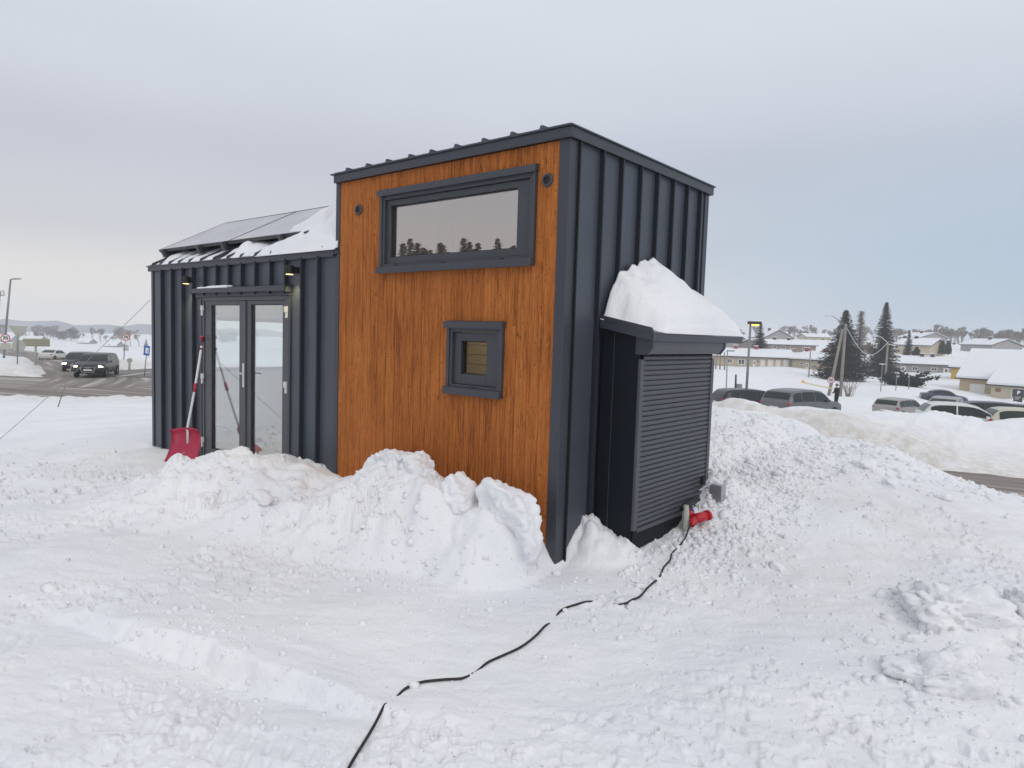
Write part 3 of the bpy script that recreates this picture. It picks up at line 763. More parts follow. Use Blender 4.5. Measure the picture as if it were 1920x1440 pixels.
MB().box(HX0 + 0.03, HX0 + 0.036, GY0 + 0.05, GY1 - 0.05, GZ0 + 0.05, GZ1 - 0.05).build('pane', 'pane_back', gwin)
added_rear_win = MB().box(-7.0, -6.94, HW - 0.07, HW + 0.01, 0.30, 2.25).box(-5.28, -5.22, HW - 0.07, HW + 0.01, 0.30, 2.25).box(-3.56, -3.5, HW - 0.07, HW + 0.01, 0.30, 2.25).box(-6.94, -3.56, HW - 0.065, HW + 0.005, 0.30, 0.36).box(-6.94, -3.56, HW - 0.065, HW + 0.005, 2.19, 2.25).build('window', 'frame_dark', house)  # unseen rear window, added to let daylight into the low wing
MB().box(-6.94, -5.28, HW - 0.034, HW - 0.030, 0.36, 2.19).build('pane', 'pane_back', added_rear_win)
MB().box(-5.22, -3.56, HW - 0.034, HW - 0.030, 0.36, 2.19).build('pane', 'pane_back', added_rear_win)
for k in range(8):
    a, b_ = 0.05 + k * 0.3, 0.05 + (k + 1) * 0.3
    MB().box(HXT, HXT + 0.02, a + 0.002, b_ - 0.002, 2.60, 3.40).build('cladding_panel', 'metal_dark', house)
# --- corner trims
tb = MB()
tb.prism([(0.012, -0.014), (-0.088, -0.014), (-0.088, 0.0), (-0.01, 0.0), (-0.01, 0.100), (0.012, 0.100)], 'z', -0.005, 3.40)
tb.build('corner_trim', 'metal_trim', house, bevel=0.004)
MB().prism([(0.012, HW + 0.012), (0.012, HW - 0.075), (-0.004, HW - 0.075), (-0.004, HW - 0.004), (-0.10, HW - 0.004), (-0.10, HW + 0.012)], 'z', 0.0, 3.40).build('corner_trim', 'metal_trim', house, bevel=0.004)
MB().box(HXT - 0.055, HXT + 0.012, -0.014, 0.0, 0.0, 3.40).box(HXT - 0.055, HXT - 0.043, 0.0, 0.06, 2.71, 3.40).build('corner_trim', 'metal_trim', house, bevel=0.003)
MB().prism([(HX0 - 0.010, -0.012), (HX0 + 0.06, -0.012), (HX0 + 0.06, 0.0), (HX0 + 0.002, 0.0), (HX0 + 0.002, 0.07), (HX0 - 0.010, 0.07)], 'z', 0.0, 2.66).build('corner_trim', 'metal_trim', house, bevel=0.003)
# --- timber boards on the tower front, cut round the two windows
BWX = (-2.255, -0.305, 2.455, 3.205)
SWX = (-1.275, -0.605, 1.345, 1.940)
NB = 22; bw = (2.862 - 0.012) / NB
rb = random.Random(3)
for k in range(NB):
    x0 = HXT + 0.012 + k * bw; x1 = x0 + bw
    yj = rb.uniform(-0.0015, 0.0015)
    gap = 0.0016
    cuts = []
    for (a, b_, z0, z1) in (SWX, BWX):
        if x1 > a and x0 < b_: cuts.append((z0, z1, a, b_))
    pieces = []; z = 0.0
    def board(xa, xb, za, zb):
        MB().box(xa + gap, xb - gap, -0.004 + yj, 0.016, za, zb).build('plank', 'timber', house, bevel=0.0015)
    for (z0, z1, a, b_) in cuts:
        board(x0, x1, z, z0)
        if x0 < a: board(x0, a, z0, z1)
        if x1 > b_: board(b_, x1, z0, z1)
        z = z1
    board(x0, x1, z, 3.395)
MB().box(HXT + 0.012, -0.09, 0.017, 0.03, 0.0, SWX[2]).box(HXT + 0.012, SWX[0], 0.017, 0.03, SWX[2], BWX[2]).box(HXT + 0.012, BWX[0], 0.017, 0.03, BWX[2], 3.39).box(SWX[1], -0.09, 0.017, 0.03, SWX[2], BWX[2]).box(SWX[0], SWX[1], 0.017, 0.03, SWX[3], BWX[2]).box(BWX[1], -0.09, 0.017, 0.03, BWX[2], 3.39).build('backing_sheet', 'black', house)
# --- windows of the tower
def frame_ring(x0, x1, z0, z1, t, ya, yb):
    b = MB()
    b.box(x0, x0 + t, ya, yb, z0, z1).box(x1 - t, x1, ya, yb, z0, z1).box(x0 + t, x1 - t, ya, yb, z0, z0 + t).box(x0 + t, x1 - t, ya, yb, z1 - t, z1)
    return b
def make_window(o, g, pane_m, slots):
    x0, x1, z0, z1 = o; gx0, gx1, gz0, gz1 = g
    win = frame_ring(x0 + 0.012, x1 - 0.012, z0 + 0.012, z1 - 0.012, 0.052, -0.022, 0.10).build('window', 'frame_dark', house, bevel=0.003)
    # lining boxed out from the boards, sloping sill and hooded head flashing
    for sx in (x0, x1 - 0.034): MB().box(sx, sx + 0.034, -0.034, 0.02, z0 + 0.03, z1 - 0.01).build('side_flashing', 'frame_dark', win, bevel=0.002)
    MB().prism([(-0.055, z1 - 0.030), (-0.055, z1 + 0.028), (0.0, z1 + 0.040), (0.02, z1 + 0.040), (0.02, z1 - 0.020), (-0.043, z1 - 0.020)], 'x', x0 - 0.025, x1 + 0.012).build('head_flashing', 'frame_dark', win, bevel=0.002)
    MB().prism([(-0.062, z0 - 0.028), (-0.062, z0 + 0.036), (-0.050, z0 + 0.036), (0.02, z0 + 0.05), (0.02, z0 - 0.02)], 'x', x0 - 0.012, x1 + 0.004).build('sill_flashing', 'frame_dark', win, bevel=0.002)
    t = 0.5 * ((gx0 - x0 - 0.064) + (x1 - 0.064 - gx1)); tz = 0.5 * ((gz0 - z0 - 0.064) + (z1 - 0.064 - gz1))
    b = MB()
    a0, a1, c0, c1 = x0 + 0.066, x1 - 0.066, z0 + 0.066, z1 - 0.066
    b.box(a0, gx0, 0.005, 0.085, c0, c1).box(gx1, a1, 0.005, 0.085, c0, c1).box(gx0, gx1, 0.005, 0.085, c0, gz0).box(gx0, gx1, 0.005, 0.085, gz1, c1)
    b.build('sash', 'frame_dark', win, bevel=0.004)
    frame_ring(gx0 - 0.001, gx1 + 0.001, gz0 - 0.001, gz1 + 0.001, 0.010, 0.030, 0.05).build('glazing_bead', 'black_rubber', win)
    MB().box(gx0 + 0.004, gx1 - 0.004, 0.046, 0.050, gz0 + 0.004, gz1 - 0.004).build('pane', pane_m, win)
    for s in slots:
        MB().box(s - 0.022, s + 0.022, -0.0245, -0.018, z0 + 0.044, z0 + 0.054).build('drain_cap', 'black', win)
    return win
make_window(BWX, (-2.135, -0.515, 2.585, 3.085), 'pane_loft', (-2.0, -1.35, -0.65))
make_window(SWX, (-1.125, -0.815, 1.500, 1.800), 'pane_small', (-0.93,))
# --- round vents
for vx, vz in ((-0.20, 3.10), (-2.62, 3.09)):
    v = MB().lathe([(0.034, 0.0), (0.034, -0.016), (0.050, -0.016), (0.054, -0.010), (0.054, 0.0)], (vx, -0.006, vz), 'y', 24).build('air_vent', 'frame_dark', house, smooth=False)
    MB().lathe([(0.0001, 0.002), (0.036, 0.002)], (vx, -0.008, vz), 'y', 20).build('vent_hole', 'black', v)
    lv = MB()
    for k in range(5): lv.box(vx - 0.03, vx + 0.03, -0.014, -0.009, vz - 0.026 + k * 0.012, vz - 0.022 + k * 0.012)
    lv.build('louvre', 'frame_dark', v)
# --- tower roof: fascia, drip edge and standing-seam pans
fa = MB()
fa.box(HXT - 0.06, 0.045, -0.045, -0.030, 3.395, 3.475).box(0.030, 0.045, -0.030, HW + 0.045, 3.395, 3.475).box(HXT - 0.06, 0.030, HW + 0.030, HW + 0.045, 3.395, 3.475).box(HXT - 0.06, HXT - 0.045, -0.030, HW + 0.030, 3.395, 3.475)
fa.build('fascia', 'metal_trim', house, bevel=0.003)
MB().box(HXT - 0.10, 0.060, -0.062, HW + 0.06, 3.476, 3.490).build('drip_edge', 'metal_trim', house, bevel=0.003)
MB().box(HXT - 0.04, 0.02, -0.02, HW + 0.02, 3.40, 3.475).build('roof_deck', 'black', house)
TX = [-2.99, -2.80, -2.47, -2.16, -1.83, -1.54, -1.22, -0.89, -0.57, -0.26, 0.04]
for i in range(len(TX) - 1):
    MB().box(TX[i] + 0.003, TX[i + 1] - 0.003, -0.05, HW + 0.05, 3.4905, 3.497).build('roof_panel', 'metal_dark', house)
    if i: MB().prism([(-0.045, 3.498), (-0.035, 3.530), (HW + 0.04, 3.530), (HW + 0.045, 3.498)], 'x', TX[i] - 0.012, TX[i] + 0.012).build('roof_seam', 'metal_dark', house)
# --- low wing roof: gable, front slope in pans with seams, fascia and drip edge
SL = 0.53
def zr(y): return 2.715 + SL * (y + 0.03)
RX0, RX1 = HX0 - 0.06, HXT - 0.012
MB().box(RX0, RX1 - 0.05, -0.040, -0.026, 2.635, 2.705).box(RX0, RX0 + 0.014, -0.026, 0.3, 2.635, 2.70).build('fascia', 'metal_trim', house, bevel=0.003)
MB().prism([(-0.055, 2.700), (-0.055, 2.712), (0.10, zr(0.10) - 0.002), (0.10, zr(0.10) - 0.012)], 'x', RX0 - 0.03, RX1).build('drip_edge', 'metal_trim', house)
MB().prism([(-0.03, 2.66), (-0.03, 2.705), (1.25, zr(1.25) - 0.01), (2.53, zr(-0.03) - 0.01), (2.53, 2.64), (1.25, 3.24)], 'x', RX0 + 0.01, RX1).build('roof_deck', 'metal_dark', house)
RS = [RX0, -7.55, -7.28, -6.98, -6.68, -6.36, -6.02, -5.66, -5.30, -4.96, -4.62, -4.26, -3.92, -3.56, -3.22, RX1]
for i in range(len(RS) - 1):
    a, b_ = RS[i], RS[i + 1]
    MB().prism([(-0.05, zr(-0.05)), (-0.05, zr(-0.05) + 0.006), (1.25, zr(1.25) + 0.006), (1.25, zr(1.25))], 'x', a + 0.003, b_ - 0.003).build('roof_panel', 'metal_dark', house)
    if i: MB().prism([(-0.045, zr(-0.05) + 0.007), (-0.030, zr(-0.03) + 0.040), (1.24, zr(1.24) + 0.040), (1.25, zr(1.25) + 0.007)], 'x', a - 0.012, a + 0.012).build('roof_seam', 'metal_dark', house)
MB().prism([(1.252, zr(1.25)), (1.252, zr(1.25) + 0.006), (2.55, zr(-0.05) + 0.006), (2.55, zr(-0.05))], 'x', RX0, RX1).build('roof_panel', 'metal_dark', house)
MB().prism([(1.17, zr(1.17) + 0.043), (1.25, zr(1.25) + 0.052), (1.33, zr(1.17) + 0.043), (1.33, zr(1.17) + 0.035), (1.17, zr(1.17) + 0.035)], 'x', RX0, RX1).build('ridge_cap', 'metal_trim', house)
# --- solar panels on clamps and rails
def on_roof(y, up): 
    n = Vector((0, -SL, 1)).normalized(); return (y + n.y * up, zr(y) + n.z * up)
def roof_slab(x0, x1, ya, yb, ua, ub):
    p = [on_roof(ya, ua), on_roof(yb, ua), on_roof(yb, ub), on_roof(ya, ub)]
    return MB().prism(p, 'x', x0, x1)
for (a, b_) in ((-7.66, -5.585), (-5.565, -3.49)):
    sp = roof_slab(a, b_, 0.20, 1.22, 0.135, 0.158).build('solar_panel', 'solar', house)
    fr = roof_slab(a - 0.006, b_ + 0.006, 0.185, 0.205, 0.120, 0.162)
    fr2 = roof_slab(a - 0.006, b_ + 0.006, 1.215, 1.235, 0.120, 0.162); fr.add(fr2.v, fr2.f)
    for x in (a - 0.006, b_ - 0.006):
        q = roof_slab(x, x + 0.012, 0.206, 1.214, 0.120, 0.162); fr.add(q.v, q.f)
    fr.build('panel_frame', 'solar_frame', sp)
for x in (-7.48, -6.36, -5.66, -4.26, -3.7):
    r = roof_slab(x - 0.02, x + 0.02, 0.16, 1.2, 0.045, 0.118).build('panel_rail', 'solar_frame', house)
    roof_slab(x - 0.03, x + 0.03, 0.14, 0.184, 0.05, 0.168).build('clamp', 'frame_dark', r)
# --- double door
dz0 = 0.06
door = frame_ring(DX0 + 0.005, DX1 - 0.005, dz0, DZ1, 0.05, -0.012, 0.08).build('double_door', 'door_frame', house, bevel=0.003)
def leaf(x0, x1, g0, g1):
    b = MB()
    z0, z1, gz0, gz1 = dz0 + 0.052, DZ1 - 0.052, 0.20, 2.135
    b.box(x0, g0, 0.0, 0.07, z0, z1).box(g1, x1, 0.0, 0.07, z0, z1).box(g0, g1, 0.0, 0.07, z0, gz0).box(g0, g1, 0.0, 0.07, gz1, z1)
    l = b.build('door_leaf', 'door_frame', door, bevel=0.004)
    MB().box(g0 + 0.001, g1 - 0.001, 0.030, 0.034, gz0 + 0.001, gz1 - 0.001).build('pane', 'pane_door', door)
    frame_ring(g0, g1, gz0, gz1, 0.008, 0.012, 0.028).build('glazing_bead', 'black_rubber', door)
leaf(DX0 + 0.058, -4.905, -5.785, -5.045)
leaf(-4.897, DX1 - 0.058, -4.765, -4.045)
MB().box(-4.945, -4.865, -0.018, -0.001, dz0 + 0.06, DZ1 - 0.06).build('astragal', 'door_frame', door, bevel=0.004)
hd = MB().box(-4.915, -4.880, -0.030, -0.019, 1.10, 1.40).build('door_handle', 'hinge_white', door, bevel=0.004)
MB().tube([(-4.897, -0.03, 1.275), (-4.897, -0.075, 1.275), (-4.88, -0.085, 1.275), (-4.775, -0.085, 1.275)], 0.010, 8).build('lever', 'alu', door)
for hx, hz in ((-5.985, 2.09), (-5.985, 1.17), (-5.985, 0.30), (-3.935, 2.075), (-3.935, 1.20), (-3.935, 0.30)):
    s = 1 if hx < -5 else -1
    MB().box(hx - 0.026, hx + 0.026, -0.040, -0.013, hz - 0.035, hz + 0.035).box(hx - s * 0.010 - 0.016, hx - s * 0.010 + 0.016, -0.034, -0.013, hz - 0.100, hz - 0.036).build('hinge', 'hinge_white', door, bevel=0.004)
MB().prism([(-0.10, 2.285), (-0.10, 2.345), (0.0, 2.365), (0.0, 2.350), (-0.088, 2.330), (-0.088, 2.285)], 'x', -6.17, -3.84).box(-6.17, -6.158, -0.10, -0.01, 2.275, 2.35).box(-3.852, -3.84, -0.10, -0.01, 2.275, 2.35).build('door_canopy', 'metal_trim', house, bevel=0.002)
MB().box(-6.16, -3.85, -0.035, -0.001, DZ1 + 0.002, 2.30).build('door_header', 'frame_dark', house)
for x in (DX0 - 0.045, DX1 + 0.003):
    MB().box(x, x + 0.042, -0.020, -0.001, 0.0, 2.25).build('door_jamb_trim', 'metal_trim', house, bevel=0.002)
MB().box(DX0, DX1, -0.05, 0.08, 0.0, 0.055).build('threshold', 'frame_dark', house)
# --- wall lamps, lit
for lx, lz in ((-6.29, 2.465), (-3.735, 2.510)):
    lamp = MB().tube([(lx, -0.105, lz - 0.045), (lx, -0.105, lz + 0.055)], 0.046, 16).build('wall_lamp', 'black', house, bevel=0.004)
    MB().box(lx - 0.03, lx + 0.03, -0.062, -0.001, lz - 0.03, lz + 0.04).build('lamp_bracket', 'black', lamp)
    MB().tube([(lx, -0.105, lz - 0.050), (lx, -0.105, lz - 0.046)], 0.040, 16).build('lamp_lens', 'lamp_glow', lamp)
    ld = bpy.data.lights.new('lamp_light', 'SPOT'); ld.energy = 12; ld.color = (1.0, 0.84, 0.36); ld.spot_size = math.radians(100); ld.spot_blend = 0.6; ld.shadow_soft_size = 0.03
    lo = bpy.data.objects.new('lamp_light', ld); COL.objects.link(lo); lo.parent = lamp; lo.location = (lx, -0.105, lz - 0.06)
# --- interior: lining, floors, loft, posts
ins = MB()
ins.box(HX0 + 0.05, -7.0, HW - 0.05, HW - 0.03, 0.15, 2.68).box(-3.5, -0.06, HW - 0.05, HW - 0.03, 0.15, 3.36).box(-7.0, -3.5, HW - 0.05, HW - 0.03, 2.25, 2.68)      # back lining round the added, unseen rear glazing
ins.box(HX0 + 0.05, -0.06, 0.06, HW - 0.05, 0.10, 0.14)                            # floor
ins.build('floor_lining', 'interior', house)
gi = MB()
xg = HX0 + 0.05
gi.box(xg - 0.012, xg, 0.03, GY0, 0.14, 2.70).box(xg - 0.012, xg, GY1, HW - 0.05, 0.14, 2.70).box(xg - 0.012, xg, GY0, GY1, 0.14, GZ0).box(xg - 0.012, xg, GY0, GY1, GZ1, 2.70)
gi.build('gable_lining', 'interior_pale', house)
MB().box(HX0 + 0.05, DX0 - 0.02, 0.035, 0.05, 0.14, 2.66).box(DX1 + 0.02, HXT, 0.035, 0.05, 0.14, 2.66).box(DX0, DX1, 0.082, 0.095, DZ1 + 0.005, 2.66).build('front_lining', 'interior_pale', house)
MB().box(HX0 + 0.06, HXT, 0.10, HW - 0.06, 2.60, 2.62).build('ceiling_lining', 'interior_pale', house)
MB().box(HXT + 0.03, HXT + 0.05, 0.06, HW - 0.06, 0.14, 3.36).build('partition', 'interior', house)
MB().box(-0.065, -0.05, 0.06, HW - 0.06, 0.14, 3.36).build('end_lining', 'interior', house)
MB().box(HXT + 0.06, -0.07, 0.10, HW - 0.06, 3.345, 3.365).build('loft_ceiling', 'interior_pale', house)
MB().box(HXT + 0.06, -0.07, 0.10, HW - 0.06, 2.16, 2.20).build('loft_floor', 'interior', house)
MB().box(-2.02, -1.90, 0.55, 0.67, 2.20, 3.34).build('loft_post', 'interior_dark', house)
for k in range(12):   # boards lining the room behind the small window
    z = 0.9 + k * 0.105
    MB().box(HXT + 0.10, -0.08, 1.10, 1.115, z + 0.003, z + 0.102).build('lining_board', 'interior', house)
ld = bpy.data.lights.new('room_light', 'POINT'); ld.energy = 9; ld.color = (1.0, 0.86, 0.55); ld.shadow_soft_size = 0.06
rl = MB().lathe([(0.0, 2.10), (0.08, 2.10), (0.09, 2.12), (0.09, 2.155)], (-1.3, 0.55, 0), 'z', 16).build('ceiling_lamp', 'lamp_glow', house)
lo = bpy.data.objects.new('room_light', ld); COL.objects.link(lo); lo.parent = rl; lo.location = (-1.3, 0.55, 2.02)

# --- service cabinet on the drawbar: box, roller shutter, guide rails, shutter head, little roof
CD, CY0, CY1, CZ0, CZ1 = 0.4175, 0.515, 1.925, 0.11, 1.93
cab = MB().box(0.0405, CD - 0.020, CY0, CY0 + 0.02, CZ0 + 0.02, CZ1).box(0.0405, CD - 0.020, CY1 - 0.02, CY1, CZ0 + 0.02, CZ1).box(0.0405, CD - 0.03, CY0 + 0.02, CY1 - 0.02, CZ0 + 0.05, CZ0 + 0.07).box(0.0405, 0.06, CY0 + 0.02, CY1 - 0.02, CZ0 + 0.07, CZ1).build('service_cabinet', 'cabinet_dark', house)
MB().box(CD - 0.26, CD - 0.255, CY0 - 0.006, CY0, CZ0 + 0.03, CZ1 - 0.02).build('panel_seam', 'metal_trim', cab)
MB().box(CD - 0.024, CD + 0.002, CY0 - 0.005, CY0 + 0.052, CZ0 + 0.17, 1.70).build('guide_rail', 'shutter_metal', cab, bevel=0.003)
MB().box(CD - 0.024, CD + 0.002, CY1 - 0.052, CY1 + 0.005, CZ0 + 0.17, 1.70).build('guide_rail', 'shutter_metal', cab, bevel=0.003)
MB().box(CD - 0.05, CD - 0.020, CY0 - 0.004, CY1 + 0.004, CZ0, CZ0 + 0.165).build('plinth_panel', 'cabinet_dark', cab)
for ya in (CY0 - 0.012, CY1 - 0.016): MB().prism([(CD - 0.05, 1.905), (CD + 0.105, 1.905), (CD + 0.105, 1.80), (CD + 0.060, 1.74), (CD - 0.05, 1.74)], 'y', ya, ya + 0.028).build('shutter_head_cap', 'metal_trim', cab)
MB().prism([(CD - 0.05, 1.900), (CD + 0.098, 1.900), (CD + 0.098, 1.803), (CD + 0.055, 1.745), (CD - 0.05, 1.745)], 'y', CY0 + 0.0165, CY1 - 0.0165).build('shutter_head', 'shutter_metal', cab)
NS = 34; zt, zb_ = 1.735, CZ0 + 0.185
sh_h = (zt - zb_) / NS
prof = [(CD - 0.022, 0.0), (CD - 0.014, 0.002), (CD - 0.006, sh_h * 0.30), (CD - 0.0045, sh_h * 0.62), (CD - 0.010, sh_h * 0.90), (CD - 0.022, sh_h * 0.97)]
slat = MB().prism([(x, z) for x, z in prof], 'y', CY0 + 0.053, CY1 - 0.053).mesh('slat', 'shutter_metal')
for k in range(NS):
    o = link_mesh('slat', slat, cab, (0, 0, zb_ + k * sh_h))
MB().box(CD - 0.03, CD + 0.004, CY0 + 0.053, CY1 - 0.053, zb_ - 0.035, zb_ - 0.001).build('bottom_bar', 'shutter_metal', cab, bevel=0.003)
# cabinet roof: falls away from the end wall, with seams
def zc(x): return 2.02 - 0.20 * x
crf = MB().prism([(0.041, zc(0.041)), (CD + 0.125, zc(CD + 0.125)), (CD + 0.125, zc(CD + 0.125) + 0.012), (0.041, zc(0.041) + 0.012)], 'y', CY0 - 0.05, CY1 + 0.36).build('cabinet_roof', 'metal_trim', cab)
MB().prism([(CD + 0.110, zc(CD + 0.125) - 0.058), (CD + 0.127, zc(CD + 0.125) - 0.058), (CD + 0.127, zc(CD + 0.125) - 0.001), (CD + 0.110, zc(CD + 0.125) - 0.001)], 'y', CY0 - 0.05, CY1 + 0.36).build('roof_fascia', 'metal_trim', cab)
MB().prism([(0.041, zc(0.041) - 0.06), (CD + 0.108, zc(CD + 0.108) - 0.058), (CD + 0.108, zc(CD + 0.108) - 0.001), (0.041, zc(0.041) - 0.001)], 'y', CY0 - 0.05, CY0 - 0.035).build('roof_fascia', 'metal_trim', cab)
for k in range(7):
    y = CY0 - 0.04 + k * 0.295
    MB().prism([(0.045, zc(0.045) + 0.0125), (CD + 0.120, zc(CD + 0.12) + 0.0125), (CD + 0.105, zc(CD + 0.105) + 0.045), (0.045, zc(0.045) + 0.045)], 'y', y - 0.011, y + 0.011).build('roof_seam', 'metal_trim', cab)
# drawbar, coupling head, lock and jockey stand peeping from the snow
MB().tube([(0.50, 1.30, 0.10), (0.50, 1.30, 0.30), (0.50, 1.30, 0.38)], [0.026, 0.032, 0.024], 10).build('jockey_stand', 'sign_back', house)
MB().tube([(0.47, 1.27, 0.345), (0.47, 1.33, 0.365), (0.46, 1.50, 0.385), (0.47, 1.62, 0.375)], 0.022, 8).build('brake_lever', 'black', house)
MB().tube([(0.46, 1.72, 0.50), (0.46, 1.72, 0.575)], 0.026, 10).build('hitch_knob', 'black', house)
hb = MB().box(0.50, 0.62, 1.80, 1.90, 0.34, 0.50).build('coupling_box', 'steel', house, bevel=0.008)
MB().tube([(0.47, 1.62, 0.46), (0.50, 1.74, 0.50), (0.55, 1.84, 0.525)], 0.010, 6).build('coupling_latch', 'steel', house)
# ---------------------------------------------------------------- snow lying on the house and around it
from mathutils import noise as mnoise
def heightfield(name, label, xs, ys, zbase, thick, m_, cat='snow', group=None):
    X, Y = np.meshgrid(xs, ys, indexing='ij')
    T = thick(X, Y); Zb = zbase(X, Y)
    nx, ny = X.shape
    top = [(X[i, j], Y[i, j], Zb[i, j] + max(T[i, j], -0.004)) for i in range(nx) for j in range(ny)]
    f = []
    for i in range(nx - 1):
        for j in range(ny - 1):
            if max(T[i, j], T[i + 1, j], T[i, j + 1], T[i + 1, j + 1]) > 0.002:
                f.append((i * ny + j, (i + 1) * ny + j, (i + 1) * ny + j + 1, i * ny + j + 1))
    # skirt down to the base round the rim
    n = len(top); bot = [(X[i, j], Y[i, j], Zb[i, j] - 0.004) for i in range(nx) for j in range(ny)]
    edges = {}
    for q in f:
        for k in range(4):
            e = (q[k], q[(k + 1) % 4]); edges[tuple(sorted(e))] = edges.get(tuple(sorted(e)), []) + [e]
    for e in edges.values():
        if len(e) == 1:
            a, b = e[0]; f.append((b, a, n + a, n + b))
    me = bpy.data.meshes.new(name); me.from_pydata(top + bot, [], f); me.materials.append(MAT[m_])
    bm = bmesh.new(); bm.from_mesh(me); bmesh.ops.delete(bm, geom=[v for v in bm.verts if not v.link_faces], context='VERTS')
    bmesh.ops.recalc_face_normals(bm, faces=bm.faces); bm.to_mesh(me); bm.free()
    me.shade_smooth()
    o = bpy.data.objects.new(name, me); COL.objects.link(o)
    return tag(o, label, cat, group)
# heap on the low roof against the tower, spilling over the solar panels
def t_roof(X, Y):
    edge = np.interp(Y, [-0.1, 0.05, 0.2, 0.5, 0.9, 1.3], [-4.55, -4.62, -4.30, -4.02, -3.75, -3.55]) + 0.06 * fbm(X, Y, 0.3, 201, 3)
    d = X - edge
    t = 0.17 * sstep(0, 0.75, d) + 0.12 * sstep(0, 0.12, d)
    t = t * (0.40 + 0.60 * sstep(-0.08, 0.35, Y)) + 0.03 * fbm(X, Y, 0.22, 203, 3) * sstep(0, 0.2, d)
    panel = sstep(0.14, 0.22, Y) * (X < -3.5) * 0.11
    t = np.where(d > 0, t + panel, 0)
    return t * sstep(-0.055, 0.02, Y)
heightfield('roof_snow', 'thick white snow heap on the low roof against the timber tower', np.linspace(-4.75, -2.965, 90), np.linspace(-0.06, 1.30, 70), lambda X, Y: zr(np.minimum(Y, 2.5 - Y)) + 0.008, t_roof, 'snow_ground')
# thin strip between the seams under the panels' lower edge
def t_strip(X, Y):
    k = np.min(np.abs(X[..., None] - np.array(RS)), -1)
    t = 0.055 * sstep(0.012, 0.05, k) * (0.6 + 0.5 * fbm(X, Y, 0.35, 211, 3)) + 0.012 * fbm(X, Y, 0.1, 213, 2)
    t = t + 0.11 * np.exp(-(((X + 5.05) / 0.26) ** 2 + ((Y - 0.14) / 0.14) ** 2))
    t = t + 0.04 * np.exp(-(((X + 7.2) / 0.3) ** 2 + ((Y - 0.15) / 0.12) ** 2))
    hi = 0.52 + 0.25 * fbm(X, Y * 0, 0.5, 215, 2)
    bare = sstep(0.05, 0.35, fbm(X, Y, 0.6, 217, 2) - 0.05)
    t = t * (1 - sstep(hi - 0.12, hi, Y)) * (1 - 0.9 * bare)
    return t * sstep(-0.052, 0.03, Y) * sstep(-7.68, -7.6, X) * (1 - sstep(-4.5, -4.4, X)) - 0.004
heightfield('roof_snow', 'thin ragged snow between the roof seams below the solar panels', np.linspace(-7.69, -4.40, 230), np.linspace(-0.055, 0.8, 34), lambda X, Y: zr(Y) + 0.008, t_strip, 'snow_ground')
# cap on the cabinet roof, slumped against the end wall
def t_cap(X, Y):
    wallp = np.interp(Y, [0.44, 0.50, 0.60, 0.71, 0.88, 1.10, 1.30, 1.5, 1.8, 2.1, 2.28, 2.30], [0.0, 0.04, 0.20, 0.36, 0.45, 0.52, 0.60, 0.54, 0.42, 0.37, 0.33, 0.28])
    wallp = wallp + 0.05 * fbm(X, Y, 0.12, 221, 3) * (Y < 1.3) * (Y > 0.5)
    u = np.clip((X - 0.043) / 0.50, 0, 1)
    front = np.interp(Y, [0.44, 0.52, 0.9, 1.3, 2.0, 2.25, 2.30], [0.0, 0.02, 0.12, 0.14, 0.11, 0.06, 0.0])
    t = wallp * (1 - u) ** 0.9 + front * u * (1 - sstep(0.93, 1.0, u) * 0.6)
    t = t + 0.03 * np.sin(math.pi * u) * (1 + fbm(X, Y, 0.3, 223, 3)) + 0.012 * fbm(X, Y, 0.1, 225, 2)
    lim = 0.46 + 0.16 * u + 0.05 * fbm(X, Y, 0.2, 227, 2)
    return t * sstep(lim, lim + 0.14, Y)
heightfield('cabinet_snow', 'tall pointed snow cap slumped on the cabinet roof against the end wall', np.linspace(0.043, 0.556, 46), np.linspace(0.44, 2.30, 110), lambda X, Y: zc(X) + 0.014, t_cap, 'snow_ground')
heightfield('canopy_snow', 'thin crust of snow along the left of the door canopy', np.linspace(-6.0, -5.2, 40), np.linspace(-0.095, -0.005, 7), lambda X, Y: 2.350 + (Y + 0.10) * 0.2, lambda X, Y: 0.016 * (0.7 + fbm(X, Y, 0.2, 231, 2)) * (np.abs(Y + 0.05) < 0.045), 'snow_ground')

def lump_mesh(name, size, seed, m_, sub=3, amp=0.28, flat=0.25, freq=1.5):
    bm = bmesh.new(); bmesh.ops.create_icosphere(bm, subdivisions=sub, radius=1.0)
    off = Vector((seed * 13.7, seed * 7.1, seed * 3.3))
    for v in bm.verts:
        d = v.co.normalized()
        q = d * freq + off
        k = 1 + amp * mnoise.noise(q) + amp * 0.6 * (abs(mnoise.noise(q * 2.1)) - 0.25) + amp * 0.40 * (abs(mnoise.noise(q * 4.3)) - 0.2) + amp * 0.16 * mnoise.noise(q * 10)
        c = Vector((abs(d.x) ** 0.8 * (1 if d.x > 0 else -1), abs(d.y) ** 0.8 * (1 if d.y > 0 else -1), abs(d.z) ** 0.8 * (1 if d.z > 0 else -1)))
        v.co = Vector((c.x * size[0] * k, c.y * size[1] * k, max(c.z * k, -flat) * size[2]))
    me = bpy.data.meshes.new(name); bm.to_mesh(me); bm.free(); me.shade_smooth(); me.materials.append(MAT[m_])
    return me
